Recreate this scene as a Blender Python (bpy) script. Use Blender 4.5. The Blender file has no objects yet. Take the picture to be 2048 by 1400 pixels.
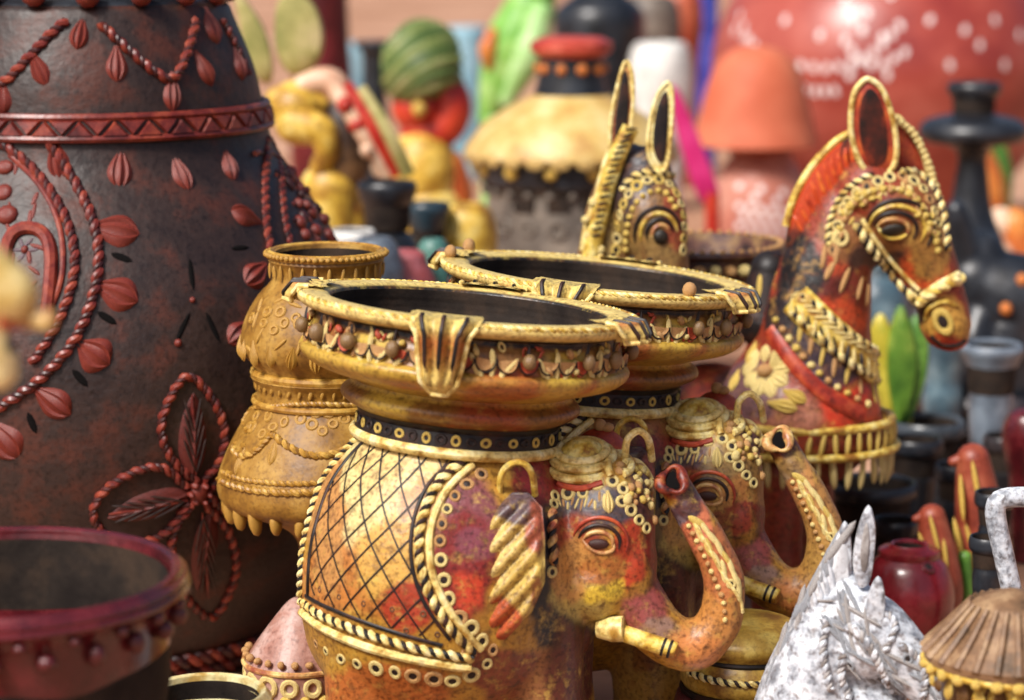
import bpy, math, random
import numpy as np
from mathutils import Vector, Matrix, noise
from mathutils.bvhtree import BVHTree
random.seed(7)
sc = bpy.context.scene
C = sc.collection
R = math.radians

# ------------------------------------------------------------------ camera, sky, sun, exposure
CAM_H, PITCH, FPX = 0.79, R(10.0), 5033.0
cam_d = bpy.data.cameras.new('camera'); cam = bpy.data.objects.new('camera', cam_d); C.objects.link(cam)
cam.location = (0, 0, CAM_H); cam.rotation_euler = (R(90) - PITCH, 0, 0)
cam_d.sensor_width = 36; cam_d.lens = 36 * FPX / 2048
cam_d.clip_start = 0.05; cam_d.clip_end = 400
cam_d.dof.use_dof = True; cam_d.dof.focus_distance = 2.21; cam_d.dof.aperture_fstop = 4.1
sc.camera = cam
SUN_EL, SUN_AZ = R(48), R(-40)          # azimuth from behind the camera, to its left
world = bpy.data.worlds.new('World'); sc.world = world; world.use_nodes = True
wn = world.node_tree; bg = wn.nodes['Background']
sky = wn.nodes.new('ShaderNodeTexSky'); sky.sky_type = 'NISHITA'; sky.sun_disc = False
sky.sun_elevation = SUN_EL
sun_dir = Vector((math.sin(SUN_AZ) * math.cos(SUN_EL), -math.cos(SUN_AZ) * math.cos(SUN_EL), math.sin(SUN_EL)))
sky.sun_rotation = math.atan2(sun_dir.x, sun_dir.y)
sky.air_density = 0.8; sky.dust_density = 5.0
wn.links.new(sky.outputs[0], bg.inputs[0]); bg.inputs[1].default_value = 0.085
sd = bpy.data.lights.new('sun', 'SUN'); sd.energy = 3.0; sd.angle = R(14); sd.color = (1.0, 0.97, 0.93)
so = bpy.data.objects.new('sun', sd); C.objects.link(so); so.location = (-2, -2, 5)
so.rotation_euler = (-sun_dir).to_track_quat('-Z', 'Y').to_euler()
sc.view_settings.view_transform = 'Standard'; sc.view_settings.look = 'None'
sc.view_settings.gamma = 1.0; sc.view_settings.exposure = 0.54

# ------------------------------------------------------------------ pixel <-> place
FW = Vector((0, math.cos(PITCH), -math.sin(PITCH))); UP = Vector((0, math.sin(PITCH), math.cos(PITCH)))
CP = Vector((0, 0, CAM_H))
def ray(px, py): return Vector(((px - 1024) / FPX, 0, 0)) + UP * ((700 - py) / FPX) + FW
def W(px, py, D):
    d = ray(px, py); return CP + d * (D / d.y)
def mp(py, D): return D / ray(1024, py).y / FPX          # metres per photo pixel there
def to_px(V):
    r = V - np.array(CP); f = r @ np.array(FW); return 1024 + r[:, 0] / f * FPX, 700 - (r @ np.array(UP)) / f * FPX

# ------------------------------------------------------------------ colours and materials
def lin(h):
    h = h.lstrip('#'); c = [int(h[i:i + 2], 16) / 255 for i in (0, 2, 4)]
    return tuple(x / 12.92 if x <= .04045 else ((x + .055) / 1.055) ** 2.4 for x in c) + (1,)
_m = {}
def clay(name, c1, c2=None, c3=None, scale=18, rough=.45, spec=.5, bump=.25, speck=.3, vcol=False, coat=0.0, mixw=.5, fine=260):
    """painted, slightly lacquered terracotta: three paints mixed in blotches, fine grain, specks"""
    if name in _m: return _m[name]
    m = bpy.data.materials.new(name); _m[name] = m; m.use_nodes = True
    nt = m.node_tree; N = nt.nodes; L = nt.links; b = N['Principled BSDF']
    tc = N.new('ShaderNodeTexCoord'); n1 = N.new('ShaderNodeTexNoise'); n1.inputs['Scale'].default_value = scale
    n1.inputs['Detail'].default_value = 6; n1.inputs['Roughness'].default_value = .62; L.new(tc.outputs['Object'], n1.inputs['Vector'])
    rp = N.new('ShaderNodeValToRGB'); e = rp.color_ramp.elements
    e[0].position = .36; e[1].position = .64; e[0].color = lin(c2 or c1); e[1].color = lin(c3 or c1)
    k = rp.color_ramp.elements.new(.5); k.color = lin(c1); L.new(n1.outputs['Fac'], rp.inputs[0])
    col = rp.outputs[0]
    if vcol:
        at = N.new('ShaderNodeAttribute'); at.attribute_name = 'Col'
        mx = N.new('ShaderNodeMix'); mx.data_type = 'RGBA'; n3 = N.new('ShaderNodeTexNoise'); n3.inputs['Scale'].default_value = scale * 2.3
        n3.inputs['Detail'].default_value = 8; n3.inputs['Roughness'].default_value = .7
        L.new(tc.outputs['Object'], n3.inputs['Vector'])
        mr = N.new('ShaderNodeMapRange'); mr.inputs[1].default_value = .47; mr.inputs[2].default_value = .66; mr.inputs[4].default_value = mixw
        L.new(n3.outputs['Fac'], mr.inputs[0]); L.new(mr.outputs[0], mx.inputs[0])
        L.new(at.outputs['Color'], mx.inputs[6]); L.new(col, mx.inputs[7]); col = mx.outputs[2]
    if speck:
        n2 = N.new('ShaderNodeTexNoise'); n2.inputs['Scale'].default_value = fine; n2.inputs['Detail'].default_value = 4
        L.new(tc.outputs['Object'], n2.inputs['Vector'])
        m2 = N.new('ShaderNodeMapRange'); m2.inputs[1].default_value = .50; m2.inputs[2].default_value = .68; m2.inputs[4].default_value = speck
        L.new(n2.outputs['Fac'], m2.inputs[0])
        mk = N.new('ShaderNodeMix'); mk.data_type = 'RGBA'; mk.blend_type = 'MULTIPLY'
        L.new(m2.outputs[0], mk.inputs[0]); L.new(col, mk.inputs[6]); mk.inputs[7].default_value = (.22, .15, .12, 1); col = mk.outputs[2]
    L.new(col, b.inputs['Base Color'])
    rr = N.new('ShaderNodeMapRange'); rr.inputs[3].default_value = max(.08, rough - .14); rr.inputs[4].default_value = min(1, rough + .16)
    L.new(n1.outputs['Fac'], rr.inputs[0]); L.new(rr.outputs[0], b.inputs['Roughness'])
    b.inputs['Specular IOR Level'].default_value = spec; b.inputs['Coat Weight'].default_value = coat; b.inputs['Coat Roughness'].default_value = .18
    if bump:
        nb = N.new('ShaderNodeTexNoise'); nb.inputs['Scale'].default_value = fine * .6; nb.inputs['Detail'].default_value = 5
        L.new(tc.outputs['Object'], nb.inputs['Vector'])
        bp = N.new('ShaderNodeBump'); bp.inputs['Strength'].default_value = bump; bp.inputs['Distance'].default_value = .0015
        L.new(nb.outputs['Fac'], bp.inputs['Height']); L.new(bp.outputs[0], b.inputs['Normal'])
    return m

# ------------------------------------------------------------------ mesh building
def smooth_path(pts, step, closed=False):
    """Catmull-Rom through 2-D or 3-D points, resampled evenly"""
    P = np.array([tuple(p) for p in pts], float); n = len(P); out = []
    rng = range(n if closed else n - 1)
    for i in rng:
        if closed: p0, p1, p2, p3 = P[(i - 1) % n], P[i], P[(i + 1) % n], P[(i + 2) % n]
        else: p0, p1, p2, p3 = P[max(i - 1, 0)], P[i], P[i + 1], P[min(i + 2, n - 1)]
        for t in np.linspace(0, 1, 12, endpoint=False):
            out.append(.5 * ((2 * p1) + (-p0 + p2) * t + (2 * p0 - 5 * p1 + 4 * p2 - p3) * t * t + (-p0 + 3 * p1 - 3 * p2 + p3) * t ** 3))
    out.append(P[0] if closed else P[-1]); out = np.array(out)
    d = np.r_[0, np.cumsum(np.linalg.norm(np.diff(out[:, :min(3, out.shape[1])], axis=0), axis=1))]
    k = max(2, int(round(d[-1] / step)) + 1); s = np.linspace(0, d[-1], k)
    return np.stack([np.interp(s, d, out[:, j]) for j in range(out.shape[1])], 1)

class MB:
    def __init__(s): s.v = []; s.f = []
    def add(s, v, f):
        o = len(s.v); s.v += [tuple(map(float, p)) for p in v]; s.f += [tuple(i + o for i in q) for q in f]; return s
    def grid(s, V, nu, nv, cu=False, cv=False):
        f = []
        for i in range(nu if cu else nu - 1):
            for j in range(nv if cv else nv - 1):
                f.append((i * nv + j, ((i + 1) % nu) * nv + j, ((i + 1) % nu) * nv + (j + 1) % nv, i * nv + (j + 1) % nv))
        return s.add(V, f)
    def lathe(s, prof, base=(0, 0, 0), axis=(0, 0, 1), n=64, lobes=0, amp=0., wob=0., squash=1., cap=''):
        """prof: (height, radius) along the axis, outside from bottom to top"""
        a = Vector(axis).normalized(); x = Vector((1, 0, 0)); x = (x - a * x.dot(a)).normalized(); y = a.cross(x); b = Vector(base); V = []
        for (h, r) in prof:
            for j in range(n):
                t = 2 * math.pi * j / n; q = r * (1 + (amp * abs(math.cos(t * lobes / 2)) if lobes else 0))
                if wob: q *= 1 + wob * noise.noise(Vector((math.cos(t) * 1.7, math.sin(t) * 1.7, h * 9 + b.x * 7)))
                V.append(b + a * h + x * (q * math.cos(t)) + y * (q * squash * math.sin(t)))
        o = len(s.v); s.grid(V, len(prof), n, cv=True)
        if 'b' in cap: s.f.append(tuple(o + j for j in reversed(range(n))))
        if 't' in cap: s.f.append(tuple(o + (len(prof) - 1) * n + j for j in range(n)))
        return s
    def tube(s, pts, rad, n=8, flat=1.0, nrm=None, cap=True):
        P = [Vector(p) for p in pts]; m = len(P)
        if m < 2: return s
        if not hasattr(rad, '__len__'): rad = [rad] * m
        V = []; u = None
        for i in range(m):
            t = (P[min(i + 1, m - 1)] - P[max(i - 1, 0)])
            t = t.normalized() if t.length > 1e-9 else Vector((0, 0, 1))
            if nrm is not None: u = Vector(nrm[i])
            elif u is None: u = Vector((0, 1, 0)) if abs(t.y) < .9 else Vector((1, 0, 0))
            u = (u - t * u.dot(t)).normalized(); w = t.cross(u)
            for j in range(n):
                a = 2 * math.pi * j / n; V.append(P[i] + u * (math.cos(a) * rad[i] * flat) + w * (math.sin(a) * rad[i]))
        o = len(s.v); s.grid(V, m, n, cv=True)
        if cap:
            c0 = len(s.v); s.v += [tuple(P[0]), tuple(P[-1])]
            for j in range(n):
                s.f.append((c0, o + (j + 1) % n, o + j)); s.f.append((c0 + 1, o + (m - 1) * n + j, o + (m - 1) * n + (j + 1) % n))
        return s
    def ell(s, c, r, rot=None, n=20, m=12):
        c = Vector(c); V = []
        r = (r, r, r) if not hasattr(r, '__len__') else r
        for i in range(1, m):
            p = math.pi * i / m
            for j in range(n):
                t = 2 * math.pi * j / n; q = Vector((r[0] * math.sin(p) * math.cos(t), r[1] * math.sin(p) * math.sin(t), r[2] * math.cos(p)))
                V.append(c + (rot @ q if rot else q))
        o = len(s.v); s.grid(V, m - 1, n, cv=True); k = len(s.v)
        for z in (1, -1):
            q = Vector((0, 0, r[2] * z)); s.v.append(tuple(c + (rot @ q if rot else q)))
        for j in range(n):
            s.f.append((k, o + j, o + (j + 1) % n)); s.f.append((k + 1, o + (m - 2) * n + (j + 1) % n, o + (m - 2) * n + j))
        return s
    def caps(s, pts, rad, n=18):
        """chain of spheres and frusta, for sculpting"""
        P = smooth_path([tuple(p) + (r,) for p, r in zip(pts, rad)], max(.004, min(rad) * .35))
        s.tube([p[:3] for p in P], [p[3] for p in P], n)
        s.ell(P[0][:3], P[0][3], n=16, m=10); s.ell(P[-1][:3], P[-1][3], n=16, m=10); return s
    def box(s, c, h, rot=None):
        V = [Vector((sx * h[0], sy * h[1], sz * h[2])) for sx in (-1, 1) for sy in (-1, 1) for sz in (-1, 1)]
        V = [Vector(c) + (rot @ q if rot else q) for q in V]
        return s.add(V, [(0, 1, 3, 2), (4, 6, 7, 5), (0, 4, 5, 1), (2, 3, 7, 6), (0, 2, 6, 4), (1, 5, 7, 3)])
    def plate(s, outline, thick, direction=(0, 1, 0)):
        """closed 3-D outline given a thickness, with a rounded edge and a domed face"""
        P = [Vector(p) for p in outline]; n = len(P); c = sum(P, Vector()) / n; d = Vector(direction).normalized()
        V = []; lev = [(-.5, .0), (-.5, .55), (-.42, .9), (-.2, 1.), (.2, 1.), (.42, .9), (.5, .55), (.5, 0.)]
        for (z, k) in lev:
            for p in P: V.append(c + (p - c) * max(k, .02) + d * (z * thick))
        o = len(s.v); s.grid(V, len(lev), n, cv=True); return s
    def mesh(s, name, loc=Vector((0, 0, 0)), sharp=42):
        me = bpy.data.meshes.new(name); v = np.array(s.v) - np.array(loc)
        me.from_pydata(v.tolist(), [], s.f); me.update()
        me.polygons.foreach_set('use_smooth', [True] * len(me.polygons))
        if sharp: me.set_sharp_from_angle(angle=R(sharp))
        return me

def sculpt(mb, voxel, iters=4):
    """melt overlapping solids into one continuous skin"""
    me = mb.mesh('tmp', sharp=0); o = bpy.data.objects.new('tmp', me); C.objects.link(o)
    r = o.modifiers.new('r', 'REMESH'); r.mode = 'VOXEL'; r.voxel_size = voxel
    q = o.modifiers.new('s', 'SMOOTH'); q.factor = .5; q.iterations = iters
    dg = bpy.context.evaluated_depsgraph_get(); dg.update(); ev = o.evaluated_get(dg); m2 = ev.to_mesh()
    out = MB(); co = np.empty(len(m2.vertices) * 3); m2.vertices.foreach_get('co', co)
    out.v = [tuple(p) for p in co.reshape(-1, 3)]; out.f = [tuple(p.vertices) for p in m2.polygons]
    ev.to_mesh_clear(); bpy.data.objects.remove(o); bpy.data.meshes.remove(me); return out

# ------------------------------------------------------------------ things, parts, pieces
def thing(name, label, cat, loc, group=None):
    o = bpy.data.objects.new(name, None); C.objects.link(o); o.location = loc; o.empty_display_size = .02
    o['label'] = label; o['category'] = cat
    if group: o['group'] = group
    return o
def base_of(p):
    while p.parent: p = p.parent
    return Vector(p.location)
def part(mb, name, mat, parent, label=None, sharp=42, cols=None, kind=None):
    me = mb.mesh(name, base_of(parent), sharp); me.materials.append(mat)
    if cols is not None:
        a = me.attributes.new('Col', 'FLOAT_COLOR', 'POINT'); a.data.foreach_set('color', np.asarray(cols, np.float32).ravel())
    o = bpy.data.objects.new(name, me); C.objects.link(o); o.parent = parent
    if label: o['label'] = label
    if kind: o['kind'] = kind
    return o
_pm = {}; JIT = ('bead', 'ring', 'drop', 'seed', 'scale'); JR = random.Random(11)
def piece(name, unit, mat, parent, p, n, up, size, label=None):
    """one small moulded piece; alike pieces share their mesh"""
    k = (unit, mat.name)
    if k not in _pm:
        me = UNITS[unit]().mesh(unit); me.materials.append(mat); _pm[k] = me
    o = bpy.data.objects.new(name, _pm[k]); C.objects.link(o); o.parent = parent
    z = Vector(n).normalized(); y = Vector(up); y = (y - z * y.dot(z))
    y = y.normalized() if y.length > 1e-6 else z.orthogonal().normalized()
    x = y.cross(z); s = size if hasattr(size, '__len__') else (size, size, size)
    if unit in JIT:
        s = [q * JR.uniform(.84, 1.14) for q in s]; a = JR.uniform(-.16, .16); x, y = x * math.cos(a) + y * math.sin(a), y * math.cos(a) - x * math.sin(a)
        z = (z + x * JR.uniform(-.12, .12) + y * JR.uniform(-.12, .12)).normalized()
    M = Matrix((x * s[0], y * s[1], z * s[2])).transposed().to_4x4(); M.translation = Vector(p) - base_of(parent)
    o.matrix_local = M
    if label: o['label'] = label
    return o
def patch(fn, nu, nv):
    m = MB(); m.grid([fn(u, v) for u in np.linspace(-1, 1, nu) for v in np.linspace(-1, 1, nv)], nu, nv); return m
def u_bead(): return MB().ell((0, 0, 0), 1, n=10, m=6)
def u_ring(): return MB().lathe([(.30 * math.sin(a), .72 + .30 * math.cos(a)) for a in np.linspace(0, 2 * math.pi, 7)][:-1] + [(0, 1.02)], n=12)
def u_drop():
    def f(u, v):                 # u along (+1 tip), v across, three ridges
        t = (1 - u) / 2; w = .62 * math.sin(math.pi * min(1, .04 + .96 * t ** 1.5)) ** .75 if t < 1 else 0
        z = .62 * w * math.sqrt(max(0, 1 - v * v)) * (1 + .42 * math.cos(3.0 * math.pi * v)) + .02
        return (w * v, u, z - .08)
    return patch(f, 11, 11)
def u_seed():
    def f(u, v):
        w = .5 * math.sqrt(max(0, 1 - u * u)) ; return (w * v, u, .7 * w * math.sqrt(max(0, 1 - v * v)) - .04)
    return patch(f, 9, 7)
def u_leaf():
    def f(u, v):                 # veined leaf, tip at +y
        t = (u + 1) / 2; w = .52 * math.sin(math.pi * t ** .85) ** .8 if 0 < t < 1 else 0
        vein = .045 * (.5 + .5 * math.cos((u * 1.0 - abs(v) * .55) * 21)) + .07 * math.exp(-(v * v) / .012)
        return (w * v, u, (.14 * (1 - v * v) + vein * (1 - v * v)) * (w / .5) - .03)
    return patch(f, 40, 13)
def u_slit(): return patch(lambda u, v: (.3 * math.sqrt(max(0, 1 - u * u)) * v, u, .03 * (1 - v * v)), 7, 5)
def u_scale(): # half-round scale with raised rim
    def f(u, v):
        a = math.pi * (u + 1) / 2; r = (v + 1) / 2; return (r * math.cos(a), -r * math.sin(a), .12 * (1 - r) + .26 * math.exp(-((r - .86) / .09) ** 2) - .02)
    return patch(f, 13, 9)
def u_arc(): return MB().tube([(1.02 * math.cos(a), -1.02 * math.sin(a), .05) for a in np.linspace(0, math.pi, 12)], .09, 5)
def u_dab(): return MB().ell((0, 0, 0), (1, 1, .3), n=8, m=5)
UNITS = dict(bead=u_bead, ring=u_ring, drop=u_drop, seed=u_seed, leaf=u_leaf, slit=u_slit, scale=u_scale, dab=u_dab, arc=u_arc)

class Skin:
    """a built surface that moulded decoration is laid on: a pixel gives the direction, the surface the distance"""
    def __init__(s, *mbs):
        v = []; f = []
        for m in mbs: f += [tuple(i + len(v) for i in q) for q in m.f]; v += m.v
        s.b = BVHTree.FromPolygons([Vector(p) for p in v], f)
    def hit(s, px, py):
        d = ray(px, py).normalized(); p, n, i, t = s.b.ray_cast(CP, d)
        if p is None:
            q = CP + d * s.ref if hasattr(s, 'ref') else CP + d * 2.1
            for _ in range(3):
                p, n, i, t = s.b.find_nearest(q); q = CP + d * (p - CP).dot(d)
        if n.dot(d) > .3: n = -n
        s.ref = (p - CP).length
        return p, n
    def path(s, pts, step_px, lift=0.):
        P = smooth_path(pts, step_px); out = []; nn = []
        for q in P:
            p, n = s.hit(q[0], q[1]); out.append(p + n * lift); nn.append(n)
        for _ in range(3):
            for i in range(1, len(out) - 1): out[i] = out[i] * .5 + (out[i - 1] + out[i + 1]) * .25; nn[i] = (nn[i] * 2 + nn[i - 1] + nn[i + 1]).normalized()
        return out, nn
def updir(ang): return Vector((math.sin(R(ang)), 0, 0)) + UP * math.cos(R(ang))      # clockwise from up, as seen
def stick(parent, skin, name, unit, mat, px, py, size, ang=0, depth=None, lift=0., facing=0.):
    """size in photo pixels (half width, half length)"""
    p, n = skin.hit(px, py); k = (p - CP).dot(FW) / FPX; sx, sy = size if hasattr(size, '__len__') else (size, size)
    if unit == 'ring' and sx >= 9 and mat is not OC2: piece('ring_centre', 'dab', DARK, parent, p + n * .5 * k, n, updir(ang), (sx * .55 * k, sy * .55 * k, sx * .35 * k))
    if facing: n = (n * (1 - facing) - FW * facing).normalized()
    return piece(name, unit, mat, parent, p + n * lift * k, n, updir(ang), (sx * k, sy * k, (depth or min(sx, sy)) * k))
def cord(parent, skin, name, mat, pts, r, flat=1., lift=.3, n=8, taper=False):
    P, N = skin.path(pts, max(2.5, r * .8)); k = (P[0] - CP).dot(FW) / FPX; P = [p + q * (r * k * lift) for p, q in zip(P, N)]
    rad = [r * k * (min(1, .35 + 4 * min(i, len(P) - 1 - i) / len(P)) if taper else 1) for i in range(len(P))]
    return part(MB().tube(P, rad, n, flat, N), name, mat, parent)
def rope_mesh(P, N, r, ph, pitch=3.4, w=.62, off=.46):
    m = len(P); Q = []; s = 0
    for i in range(m):
        t = (P[min(i + 1, m - 1)] - P[max(i - 1, 0)]).normalized(); n = (N[i] - t * N[i].dot(t)).normalized(); b = t.cross(n)
        if i: s += (P[i] - P[i - 1]).length
        a = 2 * math.pi * s / (pitch * r) + ph; Q.append(P[i] + (n * math.cos(a) + b * math.sin(a)) * r * off)
    return MB().tube(Q, r * w, 7, 1, N)
def rope(parent, skin, name, mat, dark, pts, r, lift=.25, pitch=2.7):
    """two twisted strands, one of each paint"""
    P, N = skin.path(pts, max(1.8, r * .42)); k = (P[0] - CP).dot(FW) / FPX; P = [p + q * (r * k * lift) for p, q in zip(P, N)]
    o = part(rope_mesh(P, N, r * k, 0, pitch, .74, .36), name, mat, parent)
    part(rope_mesh(P, N, r * k, math.pi, pitch, .5, .44), 'strand', dark, o); return o
def along(pts, spacing): return smooth_path(pts, spacing)
def paint(mb, base, blobs, amp=26):
    V = np.array(mb.v); x, y = to_px(V)
    nz = np.array([noise.noise_vector(Vector(p) * 26) + noise.noise_vector(Vector(p) * 85) * .55 for p in mb.v]) * amp; x = x + nz[:, 0]; y = y + nz[:, 2]
    col = np.tile(np.array(lin(base)), (len(V), 1))
    for (bx, by, rx, ry, h) in blobs:
        d = np.sqrt(((x - bx) / rx) ** 2 + ((y - by) / ry) ** 2); w = np.clip((1.1 - d) / .3, 0, 1)[:, None]; w = w * w * (3 - 2 * w)
        col = col * (1 - w) + np.array(lin(h)) * w
    col[:, 3] = 1; return col
def wobble(mb, amp, sc=30):
    mb.v = [tuple(Vector(p) + noise.noise_vector(Vector(p) * sc) * amp) for p in mb.v]; return mb
def copy_tree(o, parent=None):
    c = o.copy(); C.objects.link(c); c.parent = parent
    for ch in list(o.children): copy_tree(ch, c)
    return c

# ------------------------------------------------------------------ shared paints
GOLD = clay('gold_yellow_paint', '#d6b54a', '#946424', '#eedc8c', 70, .42, .5, .5, .5)
CREAM = clay('cream_yellow_paint', '#e6cf80', '#ac8236', '#f3e7ae', 70, .42, .5, .5, .5)
DARK = clay('black_wash', '#1c1514', '#120e0f', '#3a2018', 40, .5, .4, .2, 0)
RUST = clay('rust_red_paint', '#a8402a', '#7c2a1c', '#c8602e', 40, .45, .5, .3, .3)
PINK = clay('pink_gold_paint', '#bf8c54', '#8c4630', '#dcc07a', 60, .42, .5, .5, .5)
OC = clay('ochre_clay', '#8c6420', '#6a4614', '#a8823a', 26, .5, .45, .35, .45)
OC2 = clay('ochre_relief', '#ac8030', '#8a5e1e', '#c4a04e', 50, .46, .5, .3, .35)
BLACK = clay('black_clay', '#1d2026', '#15171b', '#2c3138', 25, .36, .55, .2, .1)
HOLE = clay('dark_inside', '#2a221d', '#1c1512', '#3e3026', 20, .8, .2, .4, .2)  # one dark colour for vessel insides and openings

# ------------------------------------------------------------------ the ground
g = MB(); gx = np.linspace(-60, 60, 60); gy = np.concatenate([np.linspace(-3, 12, 60), np.linspace(13, 200, 40)])
g.grid([(x, y, .012 * noise.noise(Vector((x * .9, y * .9, 0))) * min(1, max(0, (y - 6) / 4)) - .004) for x in gx for y in gy], len(gx), len(gy))
gm = clay('dusty_earth', '#b08468', '#9c7156', '#c49a80', 1.6, .9, .2, .5, .25, fine=60)
go = bpy.data.objects.new('ground', g.mesh('ground', sharp=0)); go.data.materials.append(gm); C.objects.link(go); go['kind'] = 'structure'

# ------------------------------------------------------------------ elephant planter
D1 = 2.09
def elephant():
    S = mp(1000, D1); TILT = R(5.5); ax = Vector((math.sin(TILT), .045, math.cos(TILT))).normalized(); c0 = W(890, 1130, D1)
    base = W(870, 1130, D1); base.z = 0
    root = thing('elephant_planter', 'clay elephant planter with net patterned back and yellow tusk, in front of its twin', 'planter', base, 'elephant planters')
    E = lambda x, y, d=0.: W(x, y, D1 + d)
    # torso and four legs, one skin
    prof = [(-330, 0.01), (-325, 110), (-300, 170), (-262, 205), (-215, 240), (-160, 268), (-100, 284), (-40, 293), (20, 292), (80, 284), (140, 264), (190, 240), (235, 208), (262, 190), (285, 184), (300, 120), (302, .01)]
    P = smooth_path(prof, 11)
    mb = MB().lathe([(u * S, max(r, .01) * S) for u, r in P], c0, ax, 90, cap='bt')
    for lx, ld, lr in ((1075, -.045, 92), (1100, .06, 90), (740, -.055, 92), (760, .06, 90)):
        t = E(lx, 1300, ld); b = t.copy(); b.z = .0; b.x += .005
        mb.tube(smooth_path([t + Vector((0, 0, .06)), t, (t + b) / 2, b], .01), lr * S, 20)
        mb.tube([b + Vector((0, 0, .018)), b + Vector((0, 0, .0))], lr * S * 1.12, 20)
    # neck joining the head
    mb.ell(E(1085, 1090, -.01), (125 * S, 120 * S, 165 * S)); mb.ell(E(1110, 1230, .0), (90 * S, 90 * S, 110 * S))
    # head: skull, brow, cheek, trunk that curls up and back to the brow
    mb.ell(E(1205, 1070, -.03), (105 * S, 100 * S, 155 * S), Matrix.Rotation(R(6), 3, 'Y'))
    mb.ell(E(1195, 980, -.015), (108 * S, 105 * S, 78 * S)); mb.ell(E(1190, 1165, -.04), (80 * S, 80 * S, 82 * S)); mb.ell(E(1262, 1130, -.035), (52 * S, 80 * S, 105 * S))
    tp = [(1235, 1130, -.035), (1268, 1195, -.04), (1318, 1262, -.045), (1385, 1290, -.048), (1437, 1245, -.05), (1447, 1165, -.05), (1416, 1080, -.045), (1372, 1010, -.04), (1352, 975, -.037)]
    mb.caps([E(*p) for p in tp], [r * S for r in (62, 60, 55, 51, 46, 41, 38, 34, 31)])
    body = sculpt(mb, .0035, 5); wobble(body, .0016, 34)
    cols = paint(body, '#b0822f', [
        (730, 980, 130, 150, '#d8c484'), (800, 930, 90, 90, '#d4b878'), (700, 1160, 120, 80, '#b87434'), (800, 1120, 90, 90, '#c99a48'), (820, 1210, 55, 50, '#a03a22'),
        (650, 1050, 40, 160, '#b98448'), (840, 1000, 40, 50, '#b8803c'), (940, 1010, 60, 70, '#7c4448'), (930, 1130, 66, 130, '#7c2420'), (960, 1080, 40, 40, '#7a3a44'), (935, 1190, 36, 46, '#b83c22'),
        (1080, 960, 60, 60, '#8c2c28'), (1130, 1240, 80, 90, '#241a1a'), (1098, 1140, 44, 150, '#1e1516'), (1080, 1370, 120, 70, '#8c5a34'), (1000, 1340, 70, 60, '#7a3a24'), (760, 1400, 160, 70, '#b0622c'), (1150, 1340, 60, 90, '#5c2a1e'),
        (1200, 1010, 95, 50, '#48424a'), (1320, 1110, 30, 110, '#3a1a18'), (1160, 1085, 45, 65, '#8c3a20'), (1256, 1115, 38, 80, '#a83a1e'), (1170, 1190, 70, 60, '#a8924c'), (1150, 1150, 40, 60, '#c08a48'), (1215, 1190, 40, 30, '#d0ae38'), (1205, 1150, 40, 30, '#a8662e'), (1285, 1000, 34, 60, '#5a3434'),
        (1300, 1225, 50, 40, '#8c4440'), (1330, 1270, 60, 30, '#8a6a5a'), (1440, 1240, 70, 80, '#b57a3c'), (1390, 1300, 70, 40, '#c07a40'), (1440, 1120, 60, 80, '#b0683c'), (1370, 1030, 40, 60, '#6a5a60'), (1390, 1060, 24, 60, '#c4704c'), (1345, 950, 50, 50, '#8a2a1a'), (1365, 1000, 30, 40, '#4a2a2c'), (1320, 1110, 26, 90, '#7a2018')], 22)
    skin = Skin(body)
    b_mat = clay('elephant_body_paint', '#6a4222', '#1c1211', '#cfae50', 46, .42, .5, .7, .7, vcol=True, mixw=.72)
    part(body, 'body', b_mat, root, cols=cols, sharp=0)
    # incised net on the back, with a stamped ring in the cells
    poly = [(752, 868), (920, 905), (905, 940), (862, 990), (838, 1045), (828, 1100), (834, 1150), (856, 1205), (905, 1275), (925, 1300), (800, 1265), (700, 1232), (622, 1190), (618, 1100), (634, 1040), (658, 975), (700, 912)]
    def inside(x, y):
        c = False
        for i in range(len(poly)):
            (x1, y1), (x2, y2) = poly[i - 1], poly[i]
            if (y1 > y) != (y2 > y) and x < (x2 - x1) * (y - y1) / (y2 - y1) + x1: c = not c
        return c
    lat = MB(); rr = np.interp; us = np.arange(-225, 262, 7.)
    py_ = Vector((1, 0, 0)); py_ = (py_ - ax * py_.dot(ax)).normalized(); pz = ax.cross(py_)
    def surf(th, u): return c0 + ax * (u * S) + (py_ * math.cos(th) + pz * math.sin(th)) * (float(np.interp(u, [p[0] for p in prof], [p[1] for p in prof])) * S)
    def topx(p):
        x, y = to_px(np.array([p])); return float(x[0]), float(y[0])
    cells = []
    for fam in (-1, 1):
        for k in range(-8, 20):
            run = []; rn = []
            for u in us:
                th = R(180) + R(12) * k + fam * (u + 225) / 470 * R(74); p = surf(th, u); x, y = topx(p)
                ok = pz.dot(p - c0) < 0.03 and inside(x, y)
                if ok:
                    q, n = skin.hit(x, y); run.append(q + n * .0004); rn.append(n)
                if (not ok or u == us[-1]) and run:
                    if len(run) > 2: lat.tube(run, 2.0 * S, 6, .5, rn)
                    run = []; rn = []
    part(lat, 'incised_net', DARK, root)
    for k in range(-8, 20):
        for j in range(0, 14):
            u = -225 + 470 * R(12) / (2 * R(74)) * (2 * j + 1) / 1.0; th = R(180) + R(12) * k + R(12) * ((j % 2) * 0) + (1) * 0
            # crossing cells: where one family's line k1 and the other's k2 meet, shifted by half a cell
            p = surf(R(180) + R(12) * (k + .5 * ((j + 1) % 2)), -225 + 470 * R(12) / (2 * R(74)) * (j + .0)) if u < 260 else None
            if p is None or pz.dot(p - c0) > .0: continue
            x, y = topx(p)
            if inside(x, y) and inside(x - 14, y) and inside(x + 14, y): stick(root, skin, 'stamped_ring', 'ring', clay('stamp_brown', '#5c3a22', '#3c2418', '#8a6238', 40, .5), x, y, 6.5, depth=4)
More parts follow.
